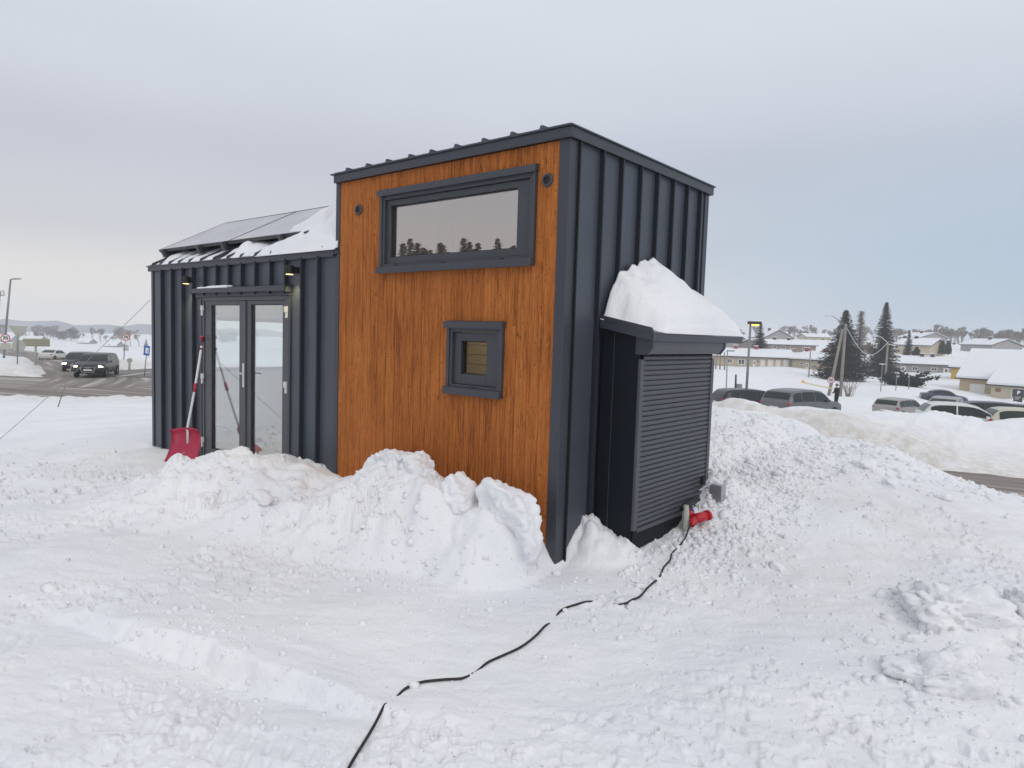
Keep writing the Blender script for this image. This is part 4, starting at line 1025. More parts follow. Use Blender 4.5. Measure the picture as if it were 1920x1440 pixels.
def slab(name, outline, y0, y1, seed, label, m_='snow_ground', amp=0.06, lean=0.0):
    b = MB().prism(outline, 'y', y0, y1)
    me = b.mesh(name, m_)
    bm = bmesh.new(); bm.from_mesh(me)
    bmesh.ops.triangulate(bm, faces=bm.faces)
    for _ in range(5):
        bmesh.ops.subdivide_edges(bm, edges=[e for e in bm.edges if e.calc_length() > 0.03], cuts=1, use_grid_fill=True)
    bmesh.ops.triangulate(bm, faces=bm.faces)
    for _ in range(3): bmesh.ops.smooth_vert(bm, verts=bm.verts, factor=0.5, use_axis_x=True, use_axis_y=True, use_axis_z=True)
    bm.normal_update()
    for v in bm.verts:
        q = v.co * 5 + Vector((seed, seed, 0))
        v.co += v.normal * (amp * mnoise.noise(q) + amp * 0.7 * (abs(mnoise.noise(q * 2.3)) - 0.3) + amp * 0.35 * (abs(mnoise.noise(q * 5.1)) - 0.25))
    bm.to_mesh(me); bm.free(); me.shade_smooth()
    o = bpy.data.objects.new(name, me); COL.objects.link(o)
    return tag(o, label, 'snow block')
slab('snow_slab', [(-0.54, 0.0), (-0.53, 0.44), (-0.53, 0.64), (-0.46, 0.70), (-0.36, 0.69), (-0.20, 0.645), (-0.07, 0.585), (0.0, 0.46), (0.03, 0.33), (0.04, 0.14), (0.03, 0.0)], -0.38, -0.20, 3, 'upright snow slab with a rounded top, leaning by the house corner')
slab('snow_slab', [(-1.95, 0.35), (-1.84, 0.70), (-1.72, 0.745), (-1.60, 0.77), (-1.50, 0.80), (-1.44, 0.765), (-1.30, 0.765), (-1.20, 0.69), (-1.10, 0.48), (-1.2, 0.3)], -0.46, -0.22, 8, 'jagged snow peak on the bank against the timber wall', amp=0.07)
slab('snow_slab', [(-1.02, 0.42), (-0.90, 0.60), (-0.80, 0.70), (-0.72, 0.63), (-0.63, 0.56), (-0.60, 0.40), (-0.8, 0.35)], -0.44, -0.24, 15, 'small pointed snow wedge right of the jagged peak', amp=0.06)
slab('snow_slab', [(-4.02, 0.25), (-3.95, 0.47), (-3.72, 0.56), (-3.45, 0.53), (-3.30, 0.36), (-3.5, 0.2)], -1.0, -0.7, 29, 'lumpy snow crest heaped in front of the glazed door', amp=0.08)
for (x, y, s, sd2, lab) in ((2.64, 1.02, (0.28, 0.31, 0.20), 2, 'big grey-white snow boulder, upper one at the lower right'),
                            (2.65, 0.10, (0.22, 0.24, 0.16), 5, 'cracked grey-white snow boulder, lowest at the lower right'),
                            (3.05, 1.36, (0.22, 0.26, 0.17), 9, 'snow boulder cut by the right edge of the view')):
    me = lump_mesh('snow_boulder', s, sd2, 'snow_ground', 5, 0.50, 0.55, 1.3)
    o = link_mesh('snow_boulder', me, None, (x, y, gz(x, y) - 0.01), (0.05 * sd2, -0.06, sd2)); tag(o, lab, 'snow boulder')
# loose chunks that rolled off the banks
chunk = [lump_mesh('snow_chunk', (1, 1, 0.8), 20 + k, 'snow_ground', 3, 0.45, 0.5, 1.3) for k in range(5)]
rc = random.Random(11)
spots = [(-3.35, -1.25, .07, 'rounded snow lump on the bank below the glazed door'), (-2.45, -1.15, .08, 'rounded snow lump in the middle of the front bank'), (-4.5, -1.35, .08, 'rounded snow lump at the left end of the bank, by the shovel'), (-5.0, -1.9, .08, 'flat snow lump on trodden snow left of the bank'), (1.25, 4.6, .10, 'snow lump nearest the cabinet on the crest of the ramp'), (1.6, 4.1, .08, 'small snow lump halfway up the right-hand ramp'), (2.05, 4.4, .09, 'snow lump at the right end of the ramp crest'), (1.35, 1.25, .05, 'small snow lump on the path right of the red plug'), (-7.4, -1.6, .09, 'snow lump near the guy wire at the far left')]
for k, (x, y, s, lab) in enumerate(spots):
    o = link_mesh('snow_chunk', chunk[k % 5], None, (x, y, gz(x, y) + s * 0.10), (rc.uniform(-.4, .4), rc.uniform(-.4, .4), rc.uniform(0, 6)), (s * rc.uniform(.9, 1.3), s, s * rc.uniform(.7, 1)))
    tag(o, lab, 'snow chunk', 'loose snow chunks around the house')
# crumbs too many to count
def crumbs():
    rg = np.random.default_rng(5)
    pts = []
    def scatter(n, cx, cy, sx, sy, s0, s1):
        x = rg.normal(cx, sx, n); y = rg.normal(cy, sy, n); s = s0 + (s1 - s0) * rg.random(n) ** 2.5
        pts.append(np.stack([x, y, s], 1))
    scatter(1300, 0.72, 1.6, 0.28, 0.8, 0.008, 0.035)
    scatter(1500, 0.2, 3.6, 0.45, 1.1, 0.012, 0.045)
    scatter(220, 0.3, -0.9, 0.9, 0.5, 0.005, 0.016)
    scatter(500, 1.8, 1.2, 0.8, 1.3, 0.005, 0.02)
    scatter(320, -0.6, -2.5, 0.8, 0.25, 0.006, 0.022)
    scatter(500, 1.1, 5.2, 0.8, 0.6, 0.012, 0.05)
    scatter(480, -3, -1.3, 1.6, 0.5, 0.007, 0.03); scatter(240, -1.0, -0.8, 0.6, 0.25, 0.008, 0.035)
    scatter(160, 2.6, 0.9, 0.3, 0.35, 0.008, 0.05); scatter(120, 2.6, 0.0, 0.25, 0.25, 0.008, 0.04); scatter(350, -7.0, -2.2, 1.5, 0.6, 0.01, 0.05)
    P = np.concatenate(pts)
    ok = ~((P[:, 0] > -7.7) & (P[:, 0] < 0.45) & (P[:, 1] > -0.05) & (P[:, 1] < 2.55))
    P = P[ok]
    h = ground_np(P[:, 0], P[:, 1])[0]
    bm = bmesh.new(); bmesh.ops.create_icosphere(bm, subdivisions=1, radius=1.0)
    bm.verts.ensure_lookup_table()
    bv = np.array([v.co[:] for v in bm.verts]); bf = np.array([[v.index for v in f.verts] for f in bm.faces]); bm.free()
    n = len(P)
    jit = 1 + 0.85 * (rg.random((n, len(bv), 1)) - 0.5)
    sc = P[:, 2][:, None, None] * (0.7 + 0.6 * rg.random((n, 1, 3)))
    a = rg.random(n) * 6.28; ca, sa = np.cos(a)[:, None], np.sin(a)[:, None]
    V = bv[None] * jit * sc
    V = np.stack([V[..., 0] * ca - V[..., 1] * sa, V[..., 0] * sa + V[..., 1] * ca, V[..., 2]], -1)
    V = V + np.stack([P[:, 0], P[:, 1], h + P[:, 2] * 0.05], -1)[:, None]
    F = bf[None] + (np.arange(n) * len(bv))[:, None, None]
    me = bpy.data.meshes.new('snow_crumbs')
    V = V.reshape(-1, 3); F = F.reshape(-1, 3)
    me.vertices.add(len(V)); me.vertices.foreach_set('co', V.ravel().astype(np.float32))
    me.loops.add(len(F) * 3); me.loops.foreach_set('vertex_index', F.ravel().astype(np.int32))
    me.polygons.add(len(F)); me.polygons.foreach_set('loop_start', (np.arange(len(F)) * 3).astype(np.int32))
    me.update(calc_edges=True); me.materials.append(MAT['snow_ground'])
    o = bpy.data.objects.new('snow_crumbs', me); COL.objects.link(o)
    tag(o, 'crumbs of broken snow strewn round the cabinet and the path', 'snow', kind='stuff')
crumbs()

# ---------------------------------------------------------------- snow shovel leaning by the door
shovel = thing('snow_shovel', 'red plastic snow shovel with white shaft leaning beside the glazed door', 'shovel', (-5.55, -0.52, 0.08))
def sh(p): return tuple(Vector(p) - Vector((-5.55, -0.52, 0.08)))
bc, tc_ = Vector((-5.56, -0.51, 0.12)), Vector((-5.80, -0.30, 0.52))
wv = Vector((0.80, 0.60, 0.03)).normalized()
bk = Vector((-0.60, 0.80, 0.1)).normalized()
b = MB(); NU, NV = 9, 13
def blade_pt(u, v, th):
    c = bc.lerp(tc_, v)
    bow = 0.075 * math.sin(math.pi * min(1, v * 1.05)) - 0.05 * max(0, v - 0.82) / 0.18
    hw = 0.205 - 0.012 * v + 0.02 * max(0, v - 0.85)
    side = 0.05 * abs(u) ** 3 * (0.4 + v)
    return c + wv * (u * hw) + bk * (bow - side + th) + Vector((0, 0, -0.015 * u * u * (v > 0.9)))
for th in (0.0, 0.008):
    for j in range(NV):
        for i in range(NU):
            b.v.append(sh(blade_pt(-1 + 2 * i / (NU - 1), j / (NV - 1), th)))
o2 = NU * NV
for j in range(NV - 1):
    for i in range(NU - 1):
        q = (j * NU + i, j * NU + i + 1, (j + 1) * NU + i + 1, (j + 1) * NU + i); b.f.append(q); b.f.append(tuple(o2 + k for k in q[::-1]))
rim = [i for i in range(NU)] + [j * NU + NU - 1 for j in range(1, NV)] + [(NV - 1) * NU + i for i in range(NU - 2, -1, -1)] + [j * NU for j in range(NV - 2, 0, -1)]
for k in range(len(rim)):
    a_, c_ = rim[k], rim[(k + 1) % len(rim)]; b.f.append((c_, a_, o2 + a_, o2 + c_))
blade = b.build('blade', 'shovel_red', shovel, smooth=True)
for v in (0.22, 0.55, 0.92):
    p = blade_pt(0.0, v, -0.006); MB().tube([sh(p), sh(p - bk * 0.008)], 0.008, 8).build('rivet', 'alu', blade)
top = Vector((-5.93, -0.06, 1.58))
lowp = blade_pt(0, 0.45, 0.014)
midp = lowp.lerp(top, 0.55); midp = midp + Vector((-0.02, 0.0, 0.0))
MB().tube([sh(lowp), sh(blade_pt(0, 1.0, 0.03)), sh(midp), sh(top)], 0.016, 10).build('shaft', 'hinge_white', shovel, smooth=True)
MB().tube([sh(midp - (top - lowp) * 0.03), sh(midp + (top - lowp) * 0.06)], 0.021, 10).build('mid_grip', 'shovel_red', shovel, smooth=True)
gp = top + (top - midp).normalized() * 0.11
MB().tube([sh(top - (top - midp).normalized() * 0.05), sh(gp), sh(gp + Vector((0.03, -0.045, 0.015)))], [0.022, 0.026, 0.020], 10).build('handle', 'shovel_red', shovel, smooth=True)

# ---------------------------------------------------------------- power cable and red plug
CAB = [(0.553, 1.332, 0.235), (0.575, 1.22, .20), (0.60, 1.10, 0.15), (0.641, 0.794, 0), (0.70, 0.62, 0), (0.735, 0.45, 0), (0.790, 0.289, 0), (0.817, 0.08, 0), (0.846, -0.10, 0), (0.842, -0.21, 0), (0.80, -0.315, -.004), (0.687, -0.345, -.03), (0.60, -0.42, 0.0), (0.53, -0.53, -.004), (0.518, -0.632, 0), (0.55, -0.75, -0.03), (0.585, -0.88, 0.0), (0.63, -1.04, 0), (0.645, -1.20, 0.002), (0.62, -1.36, 0), (0.598, -1.47, 0), (0.605, -1.57, -.02), (0.62, -1.70, 0), (0.57, -1.80, 0.002), (0.51, -1.90, 0), (0.50, -2.00, 0), (0.535, -2.10, -0.015), (0.57, -2.18, -.03), (0.602, -2.245, 0), (0.70, -2.40, 0), (0.835, -2.606, 0), (0.97, -2.80, 0), (1.15, -3.1, 0), (1.3, -3.5, 0)]
def catmull(P, n):
    P = [Vector(p) for p in P]; out = []
    for i in range(len(P) - 1):
        p0, p1, p2, p3 = P[max(i - 1, 0)], P[i], P[i + 1], P[min(i + 2, len(P) - 1)]
        for k in range(n):
            t = k / n
            out.append(0.5 * ((2 * p1) + (p2 - p0) * t + (2 * p0 - 5 * p1 + 4 * p2 - p3) * t * t + (3 * p1 - p0 - 3 * p2 + p3) * t ** 3))
    out.append(P[-1]); return out
cp = catmull(CAB, 6)
pts = []
for i, q in enumerate(cp):
    gzz = gz(q.x, q.y)
    pts.append(Vector((q.x, q.y, max(gzz + 0.006, q.z) if q.y > 0.85 else gzz + 0.009 + q.z)))
for _ in range(7):
    for i in range(1, len(pts) - 1): pts[i] = Vector((pts[i].x, pts[i].y, (pts[i - 1].z + 2 * pts[i].z + pts[i + 1].z) / 4))
cable = MB().tube(pts, 0.0075, 8).build('power_cable', 'black_rubber', None, smooth=True)
tag(cable, 'black rubber power cable snaking over the snow to the red plug', 'cable')
pl = thing('power_plug', 'red industrial plug and socket with blue cap on the snow by the cabinet', 'plug', (0.553, 1.332, 0.24))
MB().tube([(0.03, -0.06, -0.02), (0.01, -0.01, 0.0), (0.0, 0.05, 0.012)], [0.022, 0.036, 0.040], 14).build('plug_body', 'plug_red', pl, smooth=True)
MB().tube([(0.0, 0.045, 0.012), (0.03, 0.10, 0.02), (0.06, 0.17, 0.03)], [0.047, 0.045, 0.042], 14).build('socket', 'plug_red', pl, smooth=True)
MB().tube([(0.058, 0.165, 0.03), (0.066, 0.19, 0.033)], 0.049, 14).build('locking_ring', 'plug_red', pl)
MB().tube([(-0.03, 0.05, 0.03), (-0.09, 0.085, 0.065)], [0.036, 0.036], 12).build('branch_socket', 'plug_red', pl, smooth=True)
MB().tube([(-0.04, 0.07, 0.065), (-0.055, 0.08, 0.09)], [0.018, 0.015], 10).build('cap', 'plug_blue', pl, smooth=True)

# ---------------------------------------------------------------- guy wire and marker stick
gw0, gw1 = Vector((-7.66, -0.02, 2.21)), Vector((-7.40, -2.42, -0.10))
wp = []
for k in range(25):
    t = k / 24; p = gw0.lerp(gw1, t); p.z -= 0.05 * math.sin(math.pi * t); wp.append(p)
tag(MB().tube(wp, 0.0035, 6).build('guy_wire', 'pole_grey'), 'thin grey guy wire from the low wing corner down into the snow', 'wire')
a_, c_ = Vector((-25.61, 3.86, -1.6)), Vector((-25.25, 4.33, 0.31))
tag(MB().tube([a_, c_], 0.02, 6).build('marker_stick', 'pole_wood'), 'thin leaning snow stake standing between house and road', 'stake')
# ---------------------------------------------------------------- the world around: measured places
HOUSE = {
  'beige_terrace': dict(o=(-56.08,125.76,-3.68), ang=0.5125, L=17.21, W=8.0, h=2.50, rise=1.25, ops=[('window', 4.79, 5.76, 1.1, 2.03), ('window', 6.84, 8.13, 0.88, 2.0), ('door', 9.7, 10.17, 0.85, 1.9), ('window', 10.41, 10.85, 1.41, 1.92), ('garage', 11.12, 11.98, 1.03, 2.06), ('garage', 12.53, 13.5, 0.98, 2.11), ('garage', 14.03, 14.9, 1.04, 2.17), ('garage', 15.43, 16.41, 0.89, 2.22)], chim=[6.71, 10.7]),
  'beige_wing': dict(o=(-40.90,133.31,-3.75), ang=-0.2996, L=6.71, W=9.0, h=2.50, rise=1.30, ops=[('window', 1.69, 2.53, 1.47, 1.94), ('door', 2.96, 3.59, 0.92, 1.91)], chim=[0.35, 4.39]),
  'brown_row': dict(o=(-62.74,174.90,-1.31), ang=1.0493, L=18.73, W=8.0, h=2.60, rise=1.00, ops=[('window', 4.02, 5.48, 1.48, 2.3), ('window', 6.82, 8.31, 1.54, 2.36), ('window', 10.02, 11.52, 1.62, 2.44), ('window', 14.0, 15.34, 1.41, 2.25)], chim=[7.77, 12.59]),
  'pale_far': dict(o=(-87.98,296.52,1.55), ang=0.6999, L=9.94, W=9.0, h=3.00, rise=1.20, ops=[('window', 2.73, 3.92, 1.72, 2.59), ('window', 6.34, 7.75, 1.85, 2.7)], chim=[2.17, 5.77]),
  'cream_house': dict(o=(-35.40,198.00,-1.94), ang=-0.1908, L=8.28, W=10.0, h=4.20, rise=1.60, ops=[('window', 0.15, 0.72, 3.42, 3.96), ('window', 4.94, 5.73, 3.32, 3.84)], chim=[0.3, 3.16]),
  'grey_terrace': dict(o=(-28.75,159.17,-4.25), ang=0.2526, L=11.12, W=8.0, h=2.50, rise=1.30, ops=[('door', 1.92, 2.88, 0.89, 1.98), ('window', 3.99, 5.11, 1.12, 1.97), ('window', 7.47, 8.57, 1.19, 1.92), ('door', 9.66, 10.69, 0.64, 1.91)], chim=[6.01, 7.92]),
  'yellow_house': dict(o=(-15.14,139.19,-4.56), ang=-0.0839, L=2.27, W=9.0, h=3.00, rise=1.40, ops=[], chim=[]),
  'garage_house': dict(o=(-10.72,113.50,-5.45), ang=-0.1675, L=4.20, W=8.0, h=3.20, rise=2.70, ops=[('garage', 1.34, 3.21, -0.08, 2.29), ('window', 3.39, 3.72, 1.79, 1.99)], chim=[]),
  'garage_front': dict(o=(-6.49,108.63,-5.70), ang=-0.2297, L=6.02, W=10.0, h=2.90, rise=2.60, ops=[('panel', 0.55, 1.14, 1.85, 2.3), ('window', 2.37, 4.13, 1.19, 2.53)], chim=[]),
  'long_white_roof': dict(o=(-33.00,279.58,-1.04), ang=0.6999, L=13.91, W=8.0, h=2.60, rise=1.30, ops=[('window', 2.46, 3.63, 1.79, 2.32), ('window', 7.15, 8.51, 1.94, 2.47)], chim=[2.53, 6.84, 11.72]),
  'far_left_a': dict(o=(-496.86,108.43,-14.54), ang=0.6961, L=8.33, W=8.0, h=3.00, rise=2.50, ops=[('window', 3.22, 4.48, 3.01, 3.93)], chim=[]),
  'far_left_b': dict(o=(-498.58,121.71,-14.38), ang=0.6904, L=10.88, W=8.0, h=3.00, rise=2.20, ops=[('window', 3.31, 4.62, 2.98, 3.92)], chim=[]),
  'far_left_c': dict(o=(-471.87,144.10,-14.81), ang=0.6920, L=6.60, W=8.0, h=3.00, rise=3.00, ops=[('window', 1.99, 3.3, 2.84, 3.78)], chim=[]),
  'far_left_d': dict(o=(-420.60,141.08,-14.98), ang=0.6917, L=6.65, W=8.0, h=3.00, rise=3.00, ops=[('window', 2.43, 3.63, 3.16, 4.02)], chim=[]),
}
GABLE = {
  'g1': dict(o=(-73.16,178.69,-2.16), ang=0.7058, W=6.49, L=12.0, h=3.40, rise=2.20),
  'g2': dict(o=(-75.25,212.77,-0.68), ang=0.7025, W=8.96, L=14.0, h=4.00, rise=2.47),
  'g3': dict(o=(-41.89,272.44,1.21), ang=0.7032, W=9.39, L=14.0, h=4.00, rise=1.62),
  'g4': dict(o=(-18.31,239.67,-0.53), ang=0.7013, W=8.93, L=14.0, h=3.60, rise=1.66),
}
TREES = [
  ('spruce', (-27.34, 116.12, -4.09), 11.8, 7.7),
  ('spruce', (-25.99, 138.1, -5.31), 15.5, 6.6),
  ('larch', (-34.39, 156.16, -5.63), 14.9, 7.2),
  ('spruce', (-48.62, 136.37, 0.22), 5.7, 3.8),
  ('spruce', (-28.96, 177.99, -0.41), 6.3, 2.8),
  ('pine', (-98.87, 329.31, 4.77), 2.8, 5.0),
  ('bare', (-34.61, 162.47, -3.45), 6.2, 4.0),
  ('bare', (-35.46, 172.23, -3.44), 5.3, 3.5),
  ('bare', (-42.11, 324.61, 4.47), 4.8, 3.5),
  ('bare', (-40.95, 336.03, 4.2), 5.0, 4.1),
  ('bare', (-35.54, 319.58, 3.77), 6.8, 4.7),
  ('bare', (-33.67, 331.65, 3.95), 4.8, 4.4),
  ('bare', (-32.1, 343.42, 3.66), 3.6, 4.1),
  ('spruce', (-30.31, 323.96, 3.56), 3.2, 3.4),
  ('spruce', (-26.37, 327.25, 3.29), 4.0, 2.1),
  ('spruce', (-25.56, 338.42, 3.4), 3.5, 3.1),
  ('bare', (-22.46, 330.55, 3.46), 4.7, 4.7),
  ('bare', (-18.05, 323.75, 3.15), 5.8, 5.4),
  ('bare', (-14.31, 316.38, 2.84), 5.6, 5.2),
  ('bare', (-60.54, 340.52, 4.09), 5.2, 4.3),
  ('bare', (-55.41, 344.8, 3.83), 5.2, 3.3),
  ('bare', (-49.94, 338.89, 3.48), 4.6, 3.7),
  ('bare', (-45.9, 331.79, 3.32), 4.3, 4.5),
  ('bare', (-104.58, 324.44, 4.03), 3.0, 5.5),
  ('bare', (-94.13, 343.77, 4.63), 4.4, 5.1),
  ('bare', (-104.49, 334.96, 3.69), 2.3, 3.6),
  ('thuja', (-27.41, 204.53, 0.38), 3.4, 2.0),
  ('thuja', (-25.47, 201.94, 0.19), 3.3, 1.7),
  ('thuja', (-23.82, 199.15, 0.27), 3.2, 1.6),
  ('thuja', (-26.82, 175.61, -0.3), 2.0, 1.7),
  ('bare', (-89.7, 231.85, 0.92), 4.3, 3.0),
  ('bare', (-104.52, 261.29, 0.7), 4.9, 2.6),
  ('bare', (-529.5, 143.82, -11.82), 6.8, 8.6),
  ('pine', (-526.33, 156.96, -11.91), 7.6, 8.0),
  ('pine', (-550.64, 157.44, -12.26), 6.0, 9.0),
  ('bare', (-554.11, 154.55, -12.03), 5.3, 7.5),
  ('pine', (-563.41, 146.84, -10.91), 3.8, 2.6),
  ('pine', (-578.68, 154.86, -11.96), 3.9, 2.3),
  ('bare', (-479.66, 154.31, -11.55), 8.1, 8.1),
  ('bare', (-471.95, 156.59, -11.62), 9.1, 7.4),
  ('bare', (-439.05, 156.99, -11.83), 9.0, 6.4),
  ('bare', (-426.51, 157.04, -12.03), 9.4, 8.1),
  ('bare', (-422.39, 160.45, -12.49), 7.8, 5.0),
  ('spruce', (-410.79, 159.71, -12.69), 4.9, 3.1),
  ('bare', (-481.18, 163.45, -12.18), 5.2, 6.2),
  ('bare', (-511.14, 159.22, -12.14), 5.7, 5.7),
  ('bare', (-455.23, 158.04, -12.05), 4.9, 5.3),
  ('bare', (-586.45, 148.37, -11.51), 2.7, 3.9),
  ('bare', (-539.13, 156.64, -12.3), 5.2, 8.1),
  ('bare', (-526.57, 160.88, -12.6), 4.4, 5.9),
]
POLE = {
  'lamp_left': ((-72.19, 13.15, -1.62), (-72.17, 13.84, 5.38)),
  'sign_a': ((-69.74, 12.58, -1.78), (-69.74, 12.77, 0.19)),
  'yield': ((-59.19, 10.99, -1.47), (-59.33, 11.14, 1.26)),
  'direction': ((-62.86, 13.14, -1.54), (-62.93, 13.25, 0.16)),
  'sign_b': ((-63.82, 20.19, -1.66), (-63.8, 20.43, 0.72)),
  'bollard': ((-55.83, 17.71, -1.93), (-55.86, 17.75, -1.24)),
  'blue': ((-49.63, 16.39, -1.63), (-49.53, 16.62, -0.14)),
  'stick': ((-25.61, 3.86, -1.44), (-25.25, 4.33, 0.31)),
  'edge_sign': ((-70.25, 12.16, -1.71), (-70.38, 12.61, 4.11)),
  'lamp_right': ((-12.69, 36.91, -2.32), (-12.81, 37.32, 3.0)),
  'thin_lamp': ((-16.84, 43.9, -2.31), (-17.01, 44.09, 1.13)),
  'post1': ((-31.73, 75.99, -1.65), (-31.62, 76.27, 0.33)),
  'post2': ((-31.28, 76.37, -1.63), (-31.37, 76.48, 0.34)),
  'post3': ((-30.83, 76.76, -1.48), (-31.02, 76.78, 0.48)),
  'box_post': ((-18.31, 49.24, -2.01), (-18.37, 49.31, -0.81)),
  'pole_a': ((-18.62, 81.5, -4.46), (-18.74, 82.24, 4.31)),
  'pole_b': ((-19.55, 80.74, -4.18), (-18.96, 81.99, 3.68)),
  'arm_a': ((-18.9, 82.09, 4.18), (-20.37, 80.96, 5.19)),
  'lamp_arm_tip': ((-19.27, 107.81, 2.31), (-20.77, 106.63, 3.26)),
  'pole_c': ((-19.19, 107.29, -3.72), (-19.28, 107.81, 2.46)),
  'mush': ((-15.04, 84.63, -3.24), (-15.1, 84.86, -0.3)),
  'stub1': ((-13.68, 85.75, -3.37), (-13.72, 85.9, -1.49)),
  'stub2': ((-12.93, 89.04, -3.07), (-12.99, 89.14, -1.47)),
  'mid_post': ((-30.91, 110.54, -3.64), (-30.98, 110.93, 0.93)),
  'sign50': ((-17.28, 72.23, -3.58), (-17.31, 72.39, -1.66)),
  'barrier': ((-17.35, 63.17, -1.86), (-14.71, 65.33, -2.46)),
  'pboard': ((-3.02, 101.15, -4.61), (-3.07, 101.25, -3.09)),
}
CARPOS = {
  'audi': (-51.25, 13.84, -2.1),
  'dark2': (-60.1, 15.54, -2.26),
  'white_far': (-103.49, 26.08, -3.61),
  'black': (-11.67, 35.29, -2.41),
  'suv': (-8.02, 32.49, -2.18),
  'silver': (-6.63, 49.92, -3.23),
  'white_hatch': (-1.12, 34.99, -2.35),
  'teal': (-3.48, 46.07, -2.73),
  'snowcar': (-8.58, 83.56, -4.21),
  'cream': (1.44, 35.83, -2.29),
  'dark_right': (-0.2, 43.59, -2.66),
  'dark_edge': (0.61, 46.87, -2.9),
}
PTS = [
  (-11.18, 51.24, -2.66),
  (-16.59, 76.7, -4.03),
  (-15.73, 103.67, -3.49),
  (-5.75, 58.52, -1.78),
]
# ---------------------------------------------------------------- cars
PROF = {
  'hatch': [(0.0, .60, .56, .80, .30), (.012, .66, .58, .90, .22), (.03, .70, .60, .96, .18), (.07, .84, .61, .99, .16), (.12, .95, .615, 1, .16), (.20, .99, .615, 1, .16), (.35, 1.0, .61, 1, .16), (.50, .985, .60, 1, .16), (.58, .94, .595, 1, .16), (.66, .82, .59, 1, .16), (.76, .66, .585, 1, .16), (.80, .615, .58, 1, .16), (.90, .56, .545, .98, .16), (.96, .49, .47, .92, .17), (.99, .42, .40, .84, .20), (1.0, .36, .34, .76, .24)],
  'wagon': [(0.0, .60, .56, .82, .30), (.010, .66, .59, .91, .22), (.025, .71, .61, .96, .18), (.06, .86, .62, .99, .16), (.10, .95, .625, 1, .16), (.18, .985, .625, 1, .16), (.35, 1.0, .62, 1, .16), (.50, .99, .61, 1, .16), (.60, .955, .605, 1, .16), (.66, .86, .60, 1, .16), (.745, .67, .595, 1, .16), (.78, .625, .59, 1, .16), (.90, .575, .56, .98, .16), (.96, .51, .49, .93, .17), (.99, .43, .41, .85, .20), (1.0, .36, .34, .78, .24)],
  'suv': [(0.0, .58, .55, .84, .30), (.010, .66, .60, .92, .22), (.025, .71, .62, .97, .19), (.05, .82, .63, .99, .18), (.085, .93, .635, 1, .18), (.16, .98, .635, 1, .18), (.33, 1.0, .63, 1, .18), (.50, .99, .625, 1, .18), (.60, .955, .62, 1, .18), (.66, .87, .62, 1, .18), (.735, .70, .615, 1, .18), (.77, .655, .61, 1, .18), (.90, .61, .595, .98, .18), (.965, .55, .53, .94, .19), (.99, .48, .46, .88, .22), (1.0, .40, .38, .82, .26)],
  'sedan': [(0.0, .60, .57, .82, .30), (.012, .66, .62, .91, .22), (.04, .69, .66, .97, .18), (.13, .71, .66, 1, .16), (.17, .74, .66, 1, .16), (.24, .88, .655, 1, .16), (.32, .97, .65, 1, .16), (.42, 1.0, .64, 1, .16), (.52, .99, .635, 1, .16), (.60, .945, .63, 1, .16), (.66, .84, .625, 1, .16), (.74, .67, .62, 1, .16), (.78, .63, .61, 1, .16), (.90, .58, .57, .98, .16), (.96, .52, .50, .93, .17), (1.0, .38, .36, .78, .24)],
}
